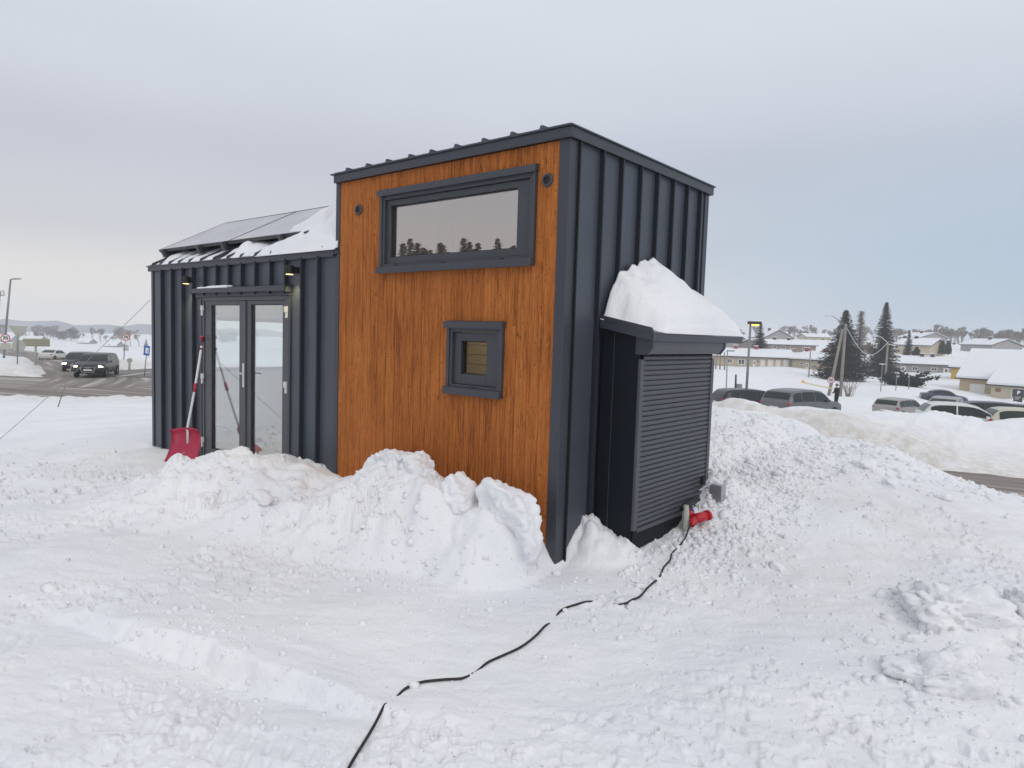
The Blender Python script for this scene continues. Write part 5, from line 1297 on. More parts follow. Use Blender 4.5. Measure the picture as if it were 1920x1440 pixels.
def make_car(label, pos, yaw, kind, paint, L=4.4, W=1.82, H=1.48, lights_on=False, group=None, ring_badge=False, brake=False, tail_z=0.60):
    """pos: ground point under the middle; yaw: heading of the nose"""
    root = thing('parked_car' if not (lights_on or brake) else 'car', label, 'car', pos, yaw, group)
    P = PROF[kind]; T = [p[0] for p in P]
    def at(t):
        zt, zb, w, lo = (np.interp(t, T, [p[k] for p in P]) for k in (1, 2, 3, 4))
        zt, zb, lo = zt * H, zb * H, lo * H; hw = w * W / 2
        wr = hw * 0.985 - 0.30 * max(0, zt - zb) if zt - zb > 0.03 else hw * 0.94
        return (t - 0.5) * L, hw, lo, zb, zt, wr
    ts = sorted(set(T + [0.14, 0.27, 0.43, 0.54, 0.62, 0.70, 0.85]))
    secs = []
    for t in ts:
        x, hw, lo, zb, zt, wr = at(t)
        half = [(hw * 0.90, lo), (hw * 0.985, lo + 0.10), (hw, lo + (zb - lo) * 0.55), (hw * 0.985, zb), (wr, zt - 0.012), (wr * 0.86, zt + 0.012)]
        ring = [(x, y, z) for y, z in half] + [(x, 0, zt + 0.022)] + [(x, -y, z) for y, z in half[::-1]]
        secs.append(ring)
    b = MB(); n = len(secs[0])
    for s in secs: b.v += s
    for i in range(len(secs) - 1):
        for k in range(n):
            b.f.append((i * n + k, i * n + (k + 1) % n, (i + 1) * n + (k + 1) % n, (i + 1) * n + k))
    b.f.append(tuple(range(n))); b.f.append(tuple((len(secs) - 1) * n + k for k in range(n - 1, -1, -1)))
    body = b.build('body', 'paint_' + paint, root, smooth=True)
    # glazing, laid a few millimetres proud of the body
    def side_glass(t0, t1, s, v0=0.10, v1=0.86):
        g = MB(); m_ = 7
        for i in range(m_):
            t = t0 + (t1 - t0) * i / (m_ - 1); x, hw, lo, zb, zt, wr = at(t)
            for v in (v0, v1):
                y = hw * 0.985 + (wr - hw * 0.985) * v + 0.012; z = zb + (zt - zb) * v
                g.v.append((x, s * y, z))
        for i in range(m_ - 1): g.f.append((2 * i, 2 * i + 1, 2 * i + 3, 2 * i + 2))
        g.build('side_window', 'car_glass', root, smooth=True)
    rng_ = {'hatch': ((.10, .36), (.375, .70)), 'wagon': ((.085, .235), (.25, .455), (.47, .71)), 'suv': ((.075, .22), (.235, .455), (.47, .71)), 'sedan': ((.24, .435), (.45, .70))}[kind]
    for t0, t1 in rng_:
        for s in (-1, 1): side_glass(t0, t1, s)
    def top_glass(name, t0, t1, wf=0.88):
        g = MB(); m_ = 6; k_ = 7
        dx = 0.012 if t0 > 0.5 else -0.012
        for i in range(m_):
            t = t0 + (t1 - t0) * i / (m_ - 1); x, hw, lo, zb, zt, wr = at(t)
            for k in range(k_):
                u = -1 + 2 * k / (k_ - 1)
                zz = zt + 0.012 + 0.010 * (1 - abs(u))
                g.v.append((x + dx, u * wr * wf, zz + 0.010))
        for i in range(m_ - 1):
            for k in range(k_ - 1): g.f.append((i * k_ + k, i * k_ + k + 1, (i + 1) * k_ + k + 1, (i + 1) * k_ + k))
        return g.build(name, 'car_glass', root, smooth=True)
    ws = {'hatch': (.59, .765), 'wagon': (.615, .755), 'suv': (.615, .745), 'sedan': (.61, .75)}[kind]
    rw = {'hatch': (.032, .105), 'wagon': (.027, .088), 'suv': (.027, .078), 'sedan': (.165, .31)}[kind]
    top_glass('windscreen', *ws); top_glass('rear_window', *rw)
    # lights, plates, grille
    def blob(name, t, y, z, sx, sy, sz, m_, emit=False):
        x = at(t)[0]
        g = MB(); g.lathe([(0.0001, -1), (0.7, -0.7), (1, 0), (0.7, 0.7), (0.0001, 1)], (0, 0, 0), 'z', 12)
        g.v = [(x + v[0] * sx, y + v[1] * sy, z + v[2] * sz) for v in g.v]
        return g.build(name, m_, root, smooth=True)
    hw = W / 2
    for s in (-1, 1):
        blob('headlight', .965, s * hw * 0.74, H * (0.44 if kind != 'suv' else 0.475), 0.14, 0.20, 0.10, 'headlight_on' if lights_on else 'lens')
        blob('tail_light', .022, s * hw * 0.80, H * tail_z, 0.10, 0.17, 0.09, 'tail_red')
        mx, mhw, _, mzb, _, _ = at(.665)
        MB().hexa([(mx - .08, s * (mhw + .02), mzb + .02), (mx + .08, s * (mhw + .0), mzb + .03), (mx + .06, s * (mhw + .20), mzb + .03), (mx - .08, s * (mhw + .20), mzb + .02), (mx - .08, s * (mhw + .02), mzb + .16), (mx + .06, s * (mhw + .0), mzb + .14), (mx + .04, s * (mhw + .20), mzb + .15), (mx - .08, s * (mhw + .20), mzb + .16)]).build('mirror', 'paint_' + paint, root, bevel=0.02)
        for t in (.175, .815):
            x = at(t)[0]; R_ = 0.33 if kind != 'suv' else 0.37
            MB().lathe([(R_ * 1.14, 0), (R_ * 1.14, 0.0), (0.001, 0.0)], (x, s * (hw + 0.003), R_), 'y', 24).build('wheel_arch', 'black', root)
            wh = MB().lathe([(R_ * .62, -.09), (R_ * .95, -.09), (R_, -.06), (R_, .06), (R_ * .95, .09), (R_ * .62, .09)], (x, s * (hw - 0.075), R_), 'y', 24).build('wheel', 'tyre', root, smooth=True)
            MB().lathe([(0.001, s * .075), (R_ * .2, s * .080), (R_ * .62, s * .070), (R_ * .62, -s * .05)], (x, s * (hw - 0.075), R_), 'y', 16).build('rim', 'rim', wh)
    xr = at(0.0)[0]
    MB().box(xr - 0.015, xr + 0.03, -0.26, 0.26, H * .44, H * .44 + 0.11).build('number_plate', 'plate', root)
    xf = at(1.0)[0]
    if kind == 'suv' and lights_on:
        gr = MB().prism([(-0.40, H * .47), (0.40, H * .47), (0.46, H * .42), (0.36, H * .24), (-0.36, H * .24), (-0.46, H * .42)], 'x', xf - 0.10, xf + 0.012).build('grille', 'chrome', root)
        MB().prism([(-0.37, H * .46), (0.37, H * .46), (0.42, H * .418), (0.33, H * .255), (-0.33, H * .255), (-0.42, H * .418)], 'x', xf + 0.012, xf + 0.018).build('grille_mesh', 'black', gr)
        if ring_badge:
            for k in range(4):
                y = (k - 1.5) * 0.075
                g = MB(); g.tube([(xf + 0.024, y + 0.05 * math.cos(a), H * .425 + 0.05 * math.sin(a)) for a in [2 * math.pi * q / 16 for q in range(17)]], 0.007, 5); g.build('badge_ring', 'chrome', gr)
        MB().box(xf + 0.019, xf + 0.030, -0.26, 0.26, H * .31, H * .31 + 0.11).build('number_plate', 'plate', root)
    else:
        MB().box(xf - 0.06, xf + 0.006, -0.42, 0.42, H * .26, H * .33).build('grille', 'black', root)
        MB().box(xf + 0.006, xf + 0.018, -0.26, 0.26, H * .33 + .002, H * .33 + 0.10).build('number_plate', 'plate', root)
    return root
def lookyaw(p, deg):  # heading relative to the direction from the viewpoint to the car (0 = driving away)
    a = math.atan2(p[1] - EYE.y, p[0] - EYE.x); return a + math.radians(deg)
C_ = CARPOS
make_car('dark SUV with lit headlights and big chrome grille driving towards us', C_['audi'], lookyaw(C_['audi'], 166), 'suv', 'black', 4.65, 1.92, 1.66, True, None, True)
make_car('dark car with lit headlights half hidden behind the SUV', C_['dark2'], lookyaw(C_['dark2'], 170), 'wagon', 'navy', 4.5, 1.84, 1.52, True)
make_car('white car with red tail lights driving away down the side road', C_['white_far'], lookyaw(C_['white_far'], -28), 'sedan', 'white_dirty', 4.5, 1.82, 1.42, False, None, False, True)
make_car('black estate car parked behind the snow bank, next to the lit lamp post', C_['black'], lookyaw(C_['black'], -62), 'wagon', 'navy', 4.6, 1.8, 1.5)
make_car('grey SUV parked nose away behind the snow bank', C_['suv'], lookyaw(C_['suv'], -34), 'suv', 'grey', 4.6, 1.86, 1.68)
make_car('silver estate car seen from behind in the car park', C_['silver'], lookyaw(C_['silver'], -24), 'wagon', 'silver', 4.6, 1.84, 1.48)
make_car('white hatchback parked side-on behind the bank', C_['white_hatch'], lookyaw(C_['white_hatch'], -76), 'hatch', 'white', 4.1, 1.74, 1.56)
make_car('grey-green car facing us behind the white hatchback', C_['teal'], lookyaw(C_['teal'], 172), 'hatch', 'teal', 4.2, 1.78, 1.48)
make_car('dark blue car buried under snow near the beige garage', C_['snowcar'], lookyaw(C_['snowcar'], -80), 'sedan', 'blue_dark', 4.4, 1.8, 1.45)
make_car('cream hatchback at the right edge in front of a dark car', C_['cream'], lookyaw(C_['cream'], -70), 'hatch', 'cream', 4.0, 1.7, 1.42)
make_car('dark car with pale roof rails behind the cream hatchback', C_['dark_right'], lookyaw(C_['dark_right'], -74), 'wagon', 'navy', 4.6, 1.82, 1.5)
make_car('dark car cut by the right edge of the view', C_['dark_edge'], lookyaw(C_['dark_edge'], -60), 'sedan', 'navy', 4.6, 1.82, 1.5)

# ---------------------------------------------------------------- houses
def make_house(label, o, ang, L, W, h, rise, ops=(), chim=(), wall='wall_beige', snow=0.28, over=0.5, gable_front=False, group=None, name='house', chim_m='brick_red', cat='house'):
    """o: base of the front left corner, x along the front, y into the depth; ridge runs along x (or along y when gable_front)"""
    r = thing(name, label, cat, o, ang, group)
    b = MB()
    if not gable_front:
        b.box(0, L, 0, W, -1.5, h).prism([(0, h), (W, h), (W / 2, h + rise)], 'x', 0, L)
    else:
        b.box(0, L, 0, W, -1.5, h).prism([(0, h), (L, h), (L / 2, h + rise)], 'y', 0, W)
    b.build('wall', wall, r)
    def roof_poly(t0, t1):
        half = W / 2 if not gable_front else L / 2
        s = rise / half; e = over
        return [(-e, h - e * s + t0), (half, h + rise + t0), (2 * half + e, h - e * s + t0), (2 * half + e, h - e * s + t1), (half, h + rise + t1), (-e, h - e * s + t1)]
    ax, a0, a1 = ('x', -over, L + over) if not gable_front else ('y', -over, W + over)
    rf = MB().prism(roof_poly(0.02, 0.16), ax, a0, a1).build('roof', 'fascia_dark', r)
    MB().prism(roof_poly(0.162, 0.162 + snow), ax, a0 + 0.08, a1 - 0.08).build('snow_layer', 'snow_far', rf, bevel=0.08)
    for k, (kind, u0, u1, z0, z1) in enumerate(ops):
        u0, u1 = min(u0, u1), max(u0, u1)
        if kind == 'window':
            f = MB().box(u0, u1, -0.06, 0.03, z0, z1).build('window', 'frame_white', r)
            t = 0.13 * min(1.0, (u1 - u0)); mid = (u0 + u1) / 2
            if u1 - u0 > 0.9:
                for a_, c_ in ((u0 + t, mid - t * .4), (mid + t * .4, u1 - t)): MB().box(a_, c_, -0.075, -0.061, z0 + t, z1 - t).build('pane', 'pane_far', f)
            else: MB().box(u0 + t, u1 - t, -0.075, -0.061, z0 + t, z1 - t).build('pane', 'pane_far', f)
        elif kind == 'panel':
            MB().box(u0, u1, -0.06, 0.03, z0, z1).build('wall_panel', 'panel_brown', r)
        else:
            d = MB().box(u0, u1, -0.06, 0.03, min(z0, 0.0), z1).build('door' if kind == 'door' else 'garage_door', 'door_white', r)
            if kind == 'door': MB().box(u0 + 0.3 * (u1 - u0), u1 - 0.3 * (u1 - u0), -0.075, -0.061, z1 - 0.75, z1 - 0.3).build('pane', 'pane_far', d)
            else:
                for q in range(1, 5): MB().box(u0 + 0.03, u1 - 0.03, -0.072, -0.061, z1 * q / 5 - 0.02, z1 * q / 5 + 0.02).build('panel_rib', 'frame_white', d)
    for u in chim:
        yy = W * 0.42; zz = h + rise * 0.80
        c = MB().box(u - 0.35, u + 0.35, yy, yy + 0.6, zz, zz + 1.15).build('chimney', chim_m, rf)
        MB().box(u - 0.42, u + 0.42, yy - .07, yy + 0.67, zz + 1.152, zz + 1.3).build('chimney_cap', 'snow_far', rf)
    return r
Hs = HOUSE
def mk(k, label, **kw): 
    d = dict(Hs[k]); d.update(kw); return make_house(label, **d)
mk('beige_terrace', 'long beige terrace with white doors behind the lit lamp post', wall='wall_beige')
mk('beige_wing', 'beige end wing of the terrace left of the big spruce', wall='wall_beige')
mk('brown_row', 'brown row house with snowy roof above the beige terrace', wall='wall_brown', chim_m='fascia_dark')
mk('pale_far', 'pale house with two dark roof vents on the hilltop', wall='wall_cream', chim_m='fascia_dark', snow=0.4)
mk('cream_house', 'tall cream house with snowy roof right of the dark spruce', wall='wall_cream', chim_m='fascia_dark')
mk('grey_terrace', 'long grey terrace with white doors behind the juniper', wall='wall_grey', chim_m='fascia_dark')
mk('yellow_house', 'yellow walled house squeezed behind the beige garage', wall='wall_yellow', L=6.5)
mk('garage_house', 'beige house with a white garage door and huge snowy roof', wall='wall_beige2', snow=0.35, L=16, W=11.0, rise=3.7)
mk('garage_front', 'pale beige wing with the parking board at the right edge', wall='wall_cream', snow=0.35, L=12, W=7.0, rise=1.9)
mk('long_white_roof', 'long low house with three roof vents on the right hill', wall='wall_grey', chim_m='fascia_dark')
mk('far_left_a', 'small snowy house leftmost across the white field', wall='wall_grey', L=8.3)
mk('far_left_b', 'snow-roofed farmhouse behind the speed and yield signs', wall='wall_grey')
mk('far_left_c', 'small steep-roofed house beside the dark pines', wall='wall_grey', rise=2.2)
mk('far_left_d', 'little snow-roofed house among the bare trees by the wire', wall='wall_grey', rise=2.2)
for k, lab in (('g1', 'grey gabled house just right of the cabinet roof'), ('g2', 'big grey gabled house above the brown row'), ('g3', 'grey gabled house right of the cream house'), ('g4', 'grey gabled house with snowy roof edge at the far right')):
    d = GABLE[k]; make_house(lab, d['o'], d['ang'], d['W'], d['L'], d['h'], d['rise'], (), (d['W'] * .4,), 'wall_gable', 0.22, 0.4, True, chim_m='fascia_dark')

# ---------------------------------------------------------------- trees
def spruce_mesh(seed, h=10.0, r=3.0, m_='needle', dens=1.0, droop=0.35):
    rg = random.Random(seed); V = []; F = []
    z = 0.05 * h
    while z < h * 0.985:
        q = z / h
        rad = r * (1 - q) ** 0.88 * (0.75 + 0.35 * rg.random()) + 0.04
        if q < 0.10: rad *= 0.80
        nb = max(4, int((6 + 7 * (1 - q)) * dens))
        for k in range(nb):
            a = rg.uniform(0, 2 * math.pi); ln = rad * rg.uniform(0.6, 1.12)
            ca, sa = math.cos(a), math.sin(a); n = max(2, int(ln / 0.34))
            up0 = rg.uniform(0.05, 0.28)
            for j in range(n + 1):
                t = (j + 0.3) / (n + 0.3); d = ln * t
                zz = z + up0 * d - droop * d * t + (0.10 * ln if t > 0.85 else 0)
                k_ = 0.30 + 0.75 * (1 - q); w = (0.34 * (1 - 0.55 * t) + 0.10) * rg.uniform(0.7, 1.3) * k_; l = 0.50 * rg.uniform(0.7, 1.3) * k_
                for m in range(2):
                    aa = a + rg.uniform(-0.9, 0.9); ux, uy = math.cos(aa), math.sin(aa)
                    px, py = ca * d + rg.uniform(-.1, .1), sa * d + rg.uniform(-.1, .1)
                    tl = rg.uniform(-0.5, 0.15) * l; b0 = len(V); sx, sy = -uy * w, ux * w; tw = rg.uniform(-.5, .5) * w
                    V += [(px - sx * .5, py - sy * .5, zz - tw), (px + sx * .5, py + sy * .5, zz + tw), (px + ux * l + sx * .12, py + uy * l + sy * .12, zz + tl), (px + ux * l - sx * .12, py + uy * l - sy * .12, zz + tl - 0.04)]
                    F.append((b0, b0 + 1, b0 + 2, b0 + 3))
        z += (h * 0.018 + 0.075) * (0.30 + 0.70 * (1 - q))
    me = bpy.data.meshes.new('crown'); me.from_pydata(V, [], F); me.materials.append(MAT[m_]); me.update()
    return me
def bare_mesh(seed, h=10.0, spread=0.45, levels=5, upright=0.5, m_='twig', rad=0.16, rmin=0.032):
    rg = random.Random(seed); V = []; F = []
    def seg(p, q, r0, r1):
        d = (q - p)
        if d.length < 1e-6: return
        d.normalize(); a = d.orthogonal().normalized(); b = d.cross(a); o = len(V)
        for c, r in ((p, r0), (q, r1)):
            for k in range(3):
                an = 2.094 * k; V.append(tuple(c + (a * math.cos(an) + b * math.sin(an)) * max(r, rmin)))
        for k in range(3): F.append((o + k, o + (k + 1) % 3, o + 3 + (k + 1) % 3, o + 3 + k))
    def grow(p, d, ln, r, lev):
        q = p + d * ln * 0.5; 
        d2 = (d + Vector((rg.gauss(0, .12), rg.gauss(0, .12), 0.06))).normalized()
        e = q + d2 * ln * 0.5
        seg(p, q, r, r * .82); seg(q, e, r * .82, r * .62)
        if lev == 0: return
        nb = rg.choice((3, 3, 4)) if lev > 1 else rg.choice((3, 4, 5))
        for k in range(nb):
            a = rg.uniform(0, 6.283); s = spread * rg.uniform(0.6, 1.35)
            o = d2.orthogonal().normalized(); o2 = d2.cross(o)
            nd = (d2 + (o * math.cos(a) + o2 * math.sin(a)) * s * 1.5 + Vector((0, 0, upright * 0.25))).normalized()
            st = e if k < 2 else q.lerp(e, rg.random())
            grow(st, nd, ln * rg.uniform(0.62, 0.80), r * 0.56, lev - 1)
    grow(Vector((0, 0, 0)), Vector((0, 0, 1)), h * 0.20, rad, levels)
    zs = max(v[2] for v in V); s = h / zs
    V = [(v[0] * s, v[1] * s, v[2] * s) for v in V]
    n_trunk = 12
    me = bpy.data.meshes.new('crown'); me.from_pydata(V, [], F); me.materials.append(MAT[m_]); me.update()
    return me
def trunk_mesh(h, r, m_='bark'): return MB().tube([(0, 0, -0.6), (0, 0, h * .3), (0.03, 0.02, h * .7), (0, 0, h)], [r * 1.15, r, r * .6, r * .15], 7).mesh('trunk', m_, True)
def larch_mesh(seed, h=10, r=1.7):
    rg = random.Random(seed); V = []; F = []
    def seg(p, q, r0, r1):
        d = (q - p).normalized(); a = d.orthogonal().normalized(); b = d.cross(a); o = len(V)
        for c, rr_ in ((p, r0), (q, r1)):
            for k in range(3):
                an = 2.094 * k; V.append(tuple(c + (a * math.cos(an) + b * math.sin(an)) * rr_))
        for k in range(3): F.append((o + k, o + (k + 1) % 3, o + 3 + (k + 1) % 3, o + 3 + k))
    z = 0.12 * h
    while z < h:
        q = z / h; rad = r * (1 - q) ** 0.9 * rg.uniform(.7, 1.15) + 0.06
        for k in range(6):
            a = rg.uniform(0, 6.283); ln = rad * rg.uniform(.6, 1.1); e = Vector((math.cos(a) * ln, math.sin(a) * ln, z + rg.uniform(-.1, .35) * ln)); p = Vector((0, 0, z))
            seg(p, e, 0.035, 0.02)
            for j in range(5):
                s = p.lerp(e, rg.uniform(.25, 1)); seg(s, s + Vector((rg.gauss(0, .22), rg.gauss(0, .22), rg.uniform(-.35, .1))), 0.02, 0.012)
        z += 0.17
    me = bpy.data.meshes.new('crown'); me.from_pydata(V, [], F); me.materials.append(MAT['larch_twig']); me.update(); return me
def thuja_mesh(seed, h=3.0, r=0.8):
    rg = random.Random(seed); V = []; F = []
    for i in range(1500):
        q = rg.random() ** 0.9; a = rg.uniform(0, 6.283); rad = r * (1 - q) ** 0.55 * rg.uniform(.5, 1.2)
        x, y, z = math.cos(a) * rad, math.sin(a) * rad, q * h; l = rg.uniform(.12, .3); w = rg.uniform(.06, .16); aa = a + rg.uniform(-1, 1); o = len(V)
        sx, sy = -math.sin(aa) * w, math.cos(aa) * w
        V += [(x - sx, y - sy, z), (x + sx, y + sy, z), (x + sx * .3 + math.cos(aa) * l * .5, y + sy * .3 + math.sin(aa) * l * .5, z + l), (x - sx * .3, y - sy * .3, z + l * 1.1)]; F.append((o, o + 1, o + 2, o + 3))
    me = bpy.data.meshes.new('crown'); me.from_pydata(V, [], F); me.materials.append(MAT['needle']); me.update(); return me
def pine_mesh(seed, h=8, r=3.5):
    rg = random.Random(seed); V = []; F = []
    cl = [(rg.gauss(0, r * .42), rg.gauss(0, r * .42), rg.uniform(.12, .92) * h, rg.uniform(.22, .40) * r) for _ in range(30)]
    for (cx, cy, cz, cr_) in cl:
        for i in range(120):
            d = Vector((rg.gauss(0, 1), rg.gauss(0, 1), rg.gauss(0, .7))).normalized() * cr_ * rg.uniform(.4, 1.1); p = Vector((cx, cy, cz)) + d
            a = rg.uniform(0, 6.283); l = rg.uniform(.2, .5); w = rg.uniform(.1, .25); u = Vector((math.cos(a), math.sin(a), rg.uniform(-.2, .8))).normalized(); s = u.orthogonal().normalized() * w; o = len(V)
            V += [tuple(p - s), tuple(p + s), tuple(p + u * l + s * .3), tuple(p + u * l - s * .3)]; F.append((o, o + 1, o + 2, o + 3))
    me = bpy.data.meshes.new('crown'); me.from_pydata(V, [], F); me.materials.append(MAT['needle_blue']); me.update(); return me
BASE = {'bare': [(bare_mesh(60 + k, 10, 0.26 + 0.05 * (k % 3), 5, 1.1, 'twig'), 10.0, None) for k in range(5)], 'spruce': [(spruce_mesh(80 + k, 10, 2.4, 'needle', .8), 10.0, 4.8) for k in range(2)], 'pine': [(pine_mesh(90 + k, 8, 3.2), 8.0, 6.0) for k in range(2)], 'wood_bare': [(bare_mesh(70 + k, 10, 0.34, 4, 0.9, 'twig', 0.16, 0.06), 10.0, 5.0) for k in range(4)], 'wood_spruce': [(spruce_mesh(85 + k, 10, 2.2, 'needle', .45), 10.0, 4.6) for k in range(3)], 'thuja': [(thuja_mesh(95, 3, .85), 3.0, 1.7)], 'larch': [(larch_mesh(97), 10.0, 3.6)]}
for k, L_ in BASE.items():
    for i, (me, h, w) in enumerate(L_):
        if w is None:
            xs = [v.co.x for v in me.vertices]; ys = [v.co.y for v in me.vertices]; L_[i] = (me, h, 0.5 * (max(xs) - min(xs) + max(ys) - min(ys)))
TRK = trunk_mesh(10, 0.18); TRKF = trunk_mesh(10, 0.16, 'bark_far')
TL = ['tall broad spruce behind the twin wooden poles', 'tall narrow dark spruce right of the twin poles', 'leafless larch right behind the broad spruce', 'thin ragged spruce in front of the grey gables', 'small spruce in front of the cream house']
nth = {'n': 0}
FARG = {'bare': ('bare leafless tree on the hazy skyline', 'bare trees on the skyline'), 'spruce': ('small dark spruce on the hazy skyline', 'far spruces on the skyline'), 'pine': ('bluish rounded pine on the hazy skyline', 'far pines on the skyline'), 'thuja': ('dark columnar evergreen in the hedge by the cream house', 'hedge evergreens by the cream house')}
rt = random.Random(4)
ORD = ['first', 'second', 'third', 'fourth', 'fifth', 'sixth', 'seventh', 'eighth', 'ninth', 'tenth', 'eleventh', 'twelfth', 'thirteenth', 'fourteenth', 'fifteenth', 'sixteenth', 'seventeenth', 'eighteenth', 'nineteenth', 'twentieth']
FAR_T = {}
for i, (kind, b_, h, w) in enumerate(TREES):
    lab = TL[i] if i < 5 else None
    x, y, z = b_
    side = 'left' if x < -200 else 'right'
    if i < 5: t = thing('spruce_tree' if kind == 'spruce' else 'larch_tree', lab, 'tree', (x, y, z), rt.uniform(0, 6))
    else:
        l, g = FARG[kind]
        if kind == 'bare' and abs(x + 35) < 1.0 and y < 175: l, g = 'bare brownish tree between the two big spruces', 'bare trees between the spruces'
        elif kind in ('bare', 'pine') : l, g = (l + (' across the white field' if side == 'left' else ' above the houses'), g + (' across the field' if side == 'left' else ' above the houses'))
        t = thing({'bare': 'bare_tree', 'pine': 'pine_tree', 'spruce': 'spruce_tree', 'thuja': 'hedge_evergreen'}[kind], l, 'tree', (x, y, z), rt.uniform(0, 6), g)
        FAR_T.setdefault((g, l), []).append((math.atan2(x - EYE.x, y - EYE.y), t))
    if i < 2:
        w = w * (1.22 if i == 0 else 1.08); me = spruce_mesh(20 + i, h, w / 2, 'needle', 1.9 if i == 0 else 2.1, 0.30 if i else 0.42)
        link_mesh('crown', me, t); link_mesh('trunk', trunk_mesh(h * .97, .22), t)
    else:
        me, bh, bw_ = BASE[kind][i % len(BASE[kind])]
        s = h / bh; sx = w / bw_
        if kind == 'bare': sx = min(max(sx, s * .6), s * 1.15)
        link_mesh('crown', me, t, scale=(sx, sx, s))
        if kind in ('spruce', 'larch', 'pine', 'thuja'): link_mesh('trunk', TRK, t, scale=(sx, sx, h / 10 * .95))
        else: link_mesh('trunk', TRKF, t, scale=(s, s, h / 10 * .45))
for (g, l), L_ in FAR_T.items():
    L_.sort(key=lambda q: q[0])
    if len(L_) > 1:
        for k, (a_, t) in enumerate(L_): t['label'] = ORD[k] + ' from the left: ' + l
# hazy woods behind the houses and along the field: one mass each
def wood_mass(name, label, spots, m_, seed, kinds=('bare',), hgt=(6, 10)):
    rg = random.Random(seed); V = []; F = []
    src = {k: [(np.array([v.co[:] for v in me.vertices]), [tuple(p.vertices) for p in me.polygons], h) for me, h, _ in BASE[k]] for k in kinds}
    for (x0, y0, x1, y1, n, dz) in spots:
        for i in range(n):
            t = rg.random(); x = x0 + (x1 - x0) * t + rg.gauss(0, 5); y = y0 + (y1 - y0) * t + rg.gauss(0, 5)
            k = rg.choice(kinds); co, fa_, h = rg.choice(src[k]); s = rg.uniform(*hgt) / h; a = rg.uniform(0, 6.283)
            c, s_ = math.cos(a), math.sin(a); zz = gz(x, y, False) + dz
            o = len(V); P = np.stack([(co[:, 0] * c - co[:, 1] * s_) * s + x, (co[:, 0] * s_ + co[:, 1] * c) * s + y, co[:, 2] * s + zz], 1)
            st = 1
            V += [tuple(q) for q in P]; F += [tuple(o + i_ for i_ in f) for f in fa_]
    me = bpy.data.meshes.new(name); me.from_pydata(V, [], F); me.materials.append(MAT[m_]); me.update()
    o = bpy.data.objects.new(name, me); COL.objects.link(o); return tag(o, label, 'wood', kind='stuff')
wood_mass('hillside_wood', 'hazy brownish leafless wood on the hill behind the houses', [(-170, 400, -60, 450, 60, 0), (-70, 430, 40, 410, 90, 0), (-45, 345, 0, 345, 22, 0)], 'twig', 5, ('wood_bare',), (5.5, 9.5))
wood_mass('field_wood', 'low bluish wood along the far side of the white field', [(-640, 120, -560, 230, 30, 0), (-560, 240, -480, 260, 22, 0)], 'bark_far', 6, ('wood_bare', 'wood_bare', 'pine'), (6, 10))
wood_mass('rear_wood', 'dark conifer wood behind the viewer, mirrored in the loft window', [(-110, -84, -66, -122, 85, 0), (-128, -102, -80, -145, 40, 1.0)], 'wood_far', 7, ('wood_spruce',), (15.5, 20.5))
# spreading juniper and twiggy shrub
jp = thing('juniper_bush', 'spreading dark green juniper below the narrow spruce', 'bush', (-15.73, 103.67, -3.7))
rg = random.Random(8); V = []; F = []
for k in range(70):
    a = rg.uniform(0, 6.283); L_ = rg.uniform(1.2, 3.6); el = rg.uniform(0.15, 1.0)
    for j in range(26):
        t = rg.uniform(.25, 1); p = Vector((math.cos(a) * L_ * t * 1.15 - 0.3, math.sin(a) * L_ * t * .8, el * L_ * t * (1.1 - .35 * t))) + Vector((rg.gauss(0, .18), rg.gauss(0, .18), rg.gauss(0, .15)))
        u = Vector((math.cos(a) + rg.gauss(0, .5), math.sin(a) + rg.gauss(0, .5), el + rg.gauss(0, .4))).normalized(); s = u.orthogonal().normalized() * rg.uniform(.08, .2); l = rg.uniform(.25, .6); o = len(V)
        V += [tuple(p - s), tuple(p + s), tuple(p + u * l)]; F.append((o, o + 1, o + 2))
me = bpy.data.meshes.new('foliage'); me.from_pydata(V, [], F); me.materials.append(MAT['needle']); link_mesh('foliage', me, jp)
MB().tube([(0, 0, -.5), (0, 0, .6)], .12, 6).build('trunk', 'bark', jp)
sb = MB(); rg = random.Random(9)
for k in range(26):
    a = rg.uniform(0, 6.283); p = Vector((rg.gauss(0, .1), rg.gauss(0, .1), -.3)); d = Vector((math.cos(a) * .35, math.sin(a) * .35, 1)).normalized(); L_ = rg.uniform(1.3, 2.7)
    q = p + d * L_ * .5; e = q + (d + Vector((rg.gauss(0, .2), rg.gauss(0, .2), 0))).normalized() * L_ * .5
    sb.tube([p, q, e], [.025, .018, .012], 4)
    for j in range(3):
        s = q.lerp(e, rg.random()); sb.tube([s, s + Vector((rg.gauss(0, .25), rg.gauss(0, .25), .4))], [.014, .009], 3)
so = sb.build('twiggy_shrub', 'twig'); so.location = (-16.59, 76.7, -4.0); tag(so, 'leafless twiggy shrub standing by the twin wooden poles', 'shrub')
